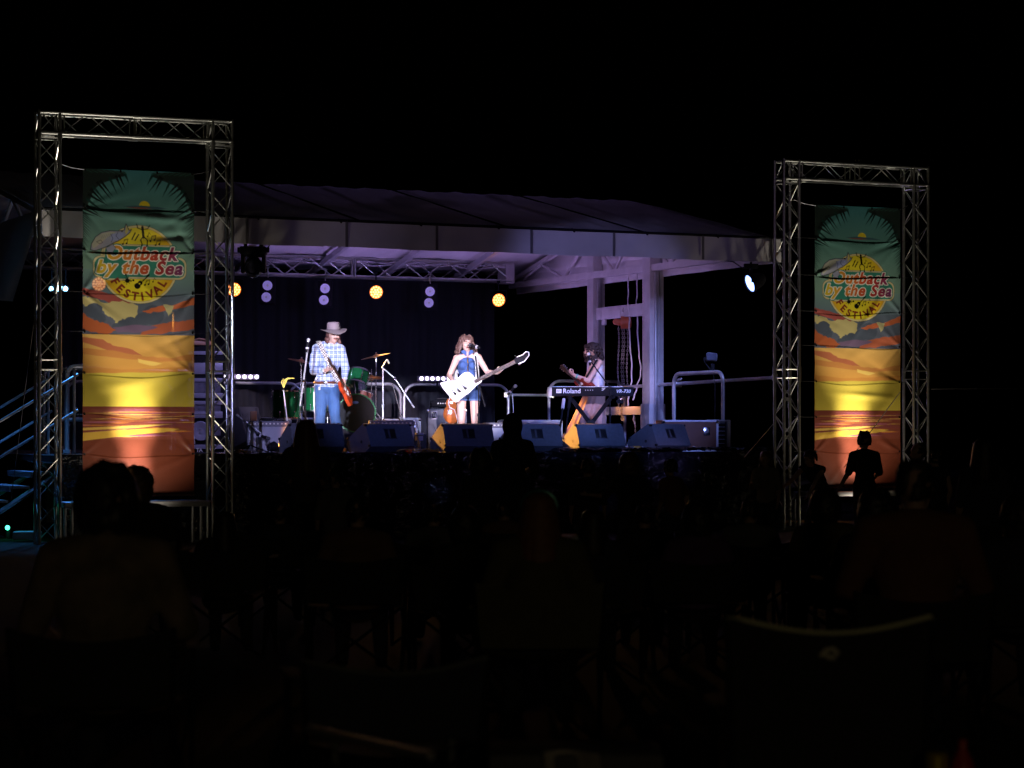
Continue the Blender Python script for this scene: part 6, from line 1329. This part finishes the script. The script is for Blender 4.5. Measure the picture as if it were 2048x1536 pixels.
# empty chairs and things on the ground near the camera
camp_chair(Q(1636, 6.75), PI, 'empty black camp chair with pale piping and an emblem, nearest at the right', C_BLK, piping=mat('pale_piping', (.75, .76, .5), .5), wd=.56, hb=.90, mark=True)
camp_chair(Q(770, 7.6), PI+.2, 'empty dark camp chair left of centre', C_NAVY, hb=.70, piping=mat('grey_piping', (.12, .13, .13), .6))
p0, p1 = Q(617, 6.2, 1458), Q(862, 5.6, 1512); b = MB(); b.cyl(p0, p1, .011); solo(b.build('metal_pole', M_GALV), 'thin metal pole lying across low at the bottom of the picture', 'pole')
b = MB(); c_ = Q(1873, 6.4); b.cyl(c_+V((0, 0, .43)), c_+V((0, 0, .53)), .032, n=18); b.cyl(c_+V((0, 0, .53)), c_+V((0, 0, .54)), .032, .027, 18); b.cyl(c_+V((0, 0, .425)), c_+V((0, 0, .43)), .028, .032, 18); solo(b.build('drink_can', mat('yellow_can', (.6, .45, .02), .3, .5)), 'yellow drink can on the low table at the right', 'can')
b = MB(); c_ = Q(1925, 6.4, z=.425); b.lathe([(0, 0), (.035, 0), (.036, .05), (.03, .09), (.012, .125), (.012, .15), (0, .15)], Matrix.Translation(c_), 18); solo(b.build('bottle', mat('red_plastic', (.5, .03, .02), .3)), 'red plastic bottle beside the yellow can', 'bottle')
f = thing('folding_table', 'low dark folding table carrying the can and the bottle', 'table', Q(1890, 6.45), 0); b = MB(); c_ = Q(1890, 6.45); b.box(c_+V((0, 0, .405)), (.5, .36, .025), bev=.005); b.build('top', C_GRY, f)
for sx in (-1, 1):
    for sy in (-1, 1): b = MB(); b.cyl(c_+V((sx*.22, sy*.15, .395)), c_+V((sx*.24, sy*.17, 0)), .01); b.build('leg', M_BLACK, f)
b = MB(); b.grid(lambda u, v: tuple(Q(1135, 6.9, z=.30)+V((-.07+.16*u+.02*v, .05*math.sin(u*4), .17-.17*v*(1-.3*u)))), 10, 8); b.grid(lambda u, v: tuple(Q(1135, 6.9, z=.30)+V((-.07+.16*u+.02*v, .012+.05*math.sin(u*4), .17-.17*v*(1-.3*u)))), 10, 8)
solo(b.build('towel', C_WHT, ang=80), 'pale cloth hanging over a cool box in the dark foreground', 'towel')
f = thing('cool_box', 'dark cool box in the foreground with a cloth over it', 'cool box', Q(1150, 7.1), 0); b = MB(); c_ = Q(1150, 7.1); b.box(c_+V((0, 0, .2)), (.5, .32, .38), bev=.02); b.build('tub', C_NAVY, f); b = MB(); b.box(c_+V((0, 0, .425)), (.52, .34, .07), bev=.015); b.build('lid', C_GRY, f)
# teal lit low equipment at the far left
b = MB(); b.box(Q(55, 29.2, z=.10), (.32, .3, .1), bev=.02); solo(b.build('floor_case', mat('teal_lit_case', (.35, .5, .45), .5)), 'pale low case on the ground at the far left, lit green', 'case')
p = Q(15, 30.0, z=.16); f = thing('green_lamp', 'tiny green lamp on the ground at the far left', 'lamp', p, 0); b = MB(); b.ell(p, .03); b.build('lens', mat('green_glow', (.1, .6, .4), .4, emit=(.05, .8, .45), es=6), f); b = MB(); b.cyl(p+V((0, .02, -.16)), p+V((0, .09, .0)), .035); b.build('housing', M_BLACK, f)
point('green_lamp_glow', p+V((.15, -.35, .25)), .5, (.03, .9, .45), .05)
# added warm fill behind the camera, lifts the dark crowd
spot('added_fill_light', (3, -14, 4), (0, 14, .6), 240, (1, .78, .42), 70, 1., 1.)
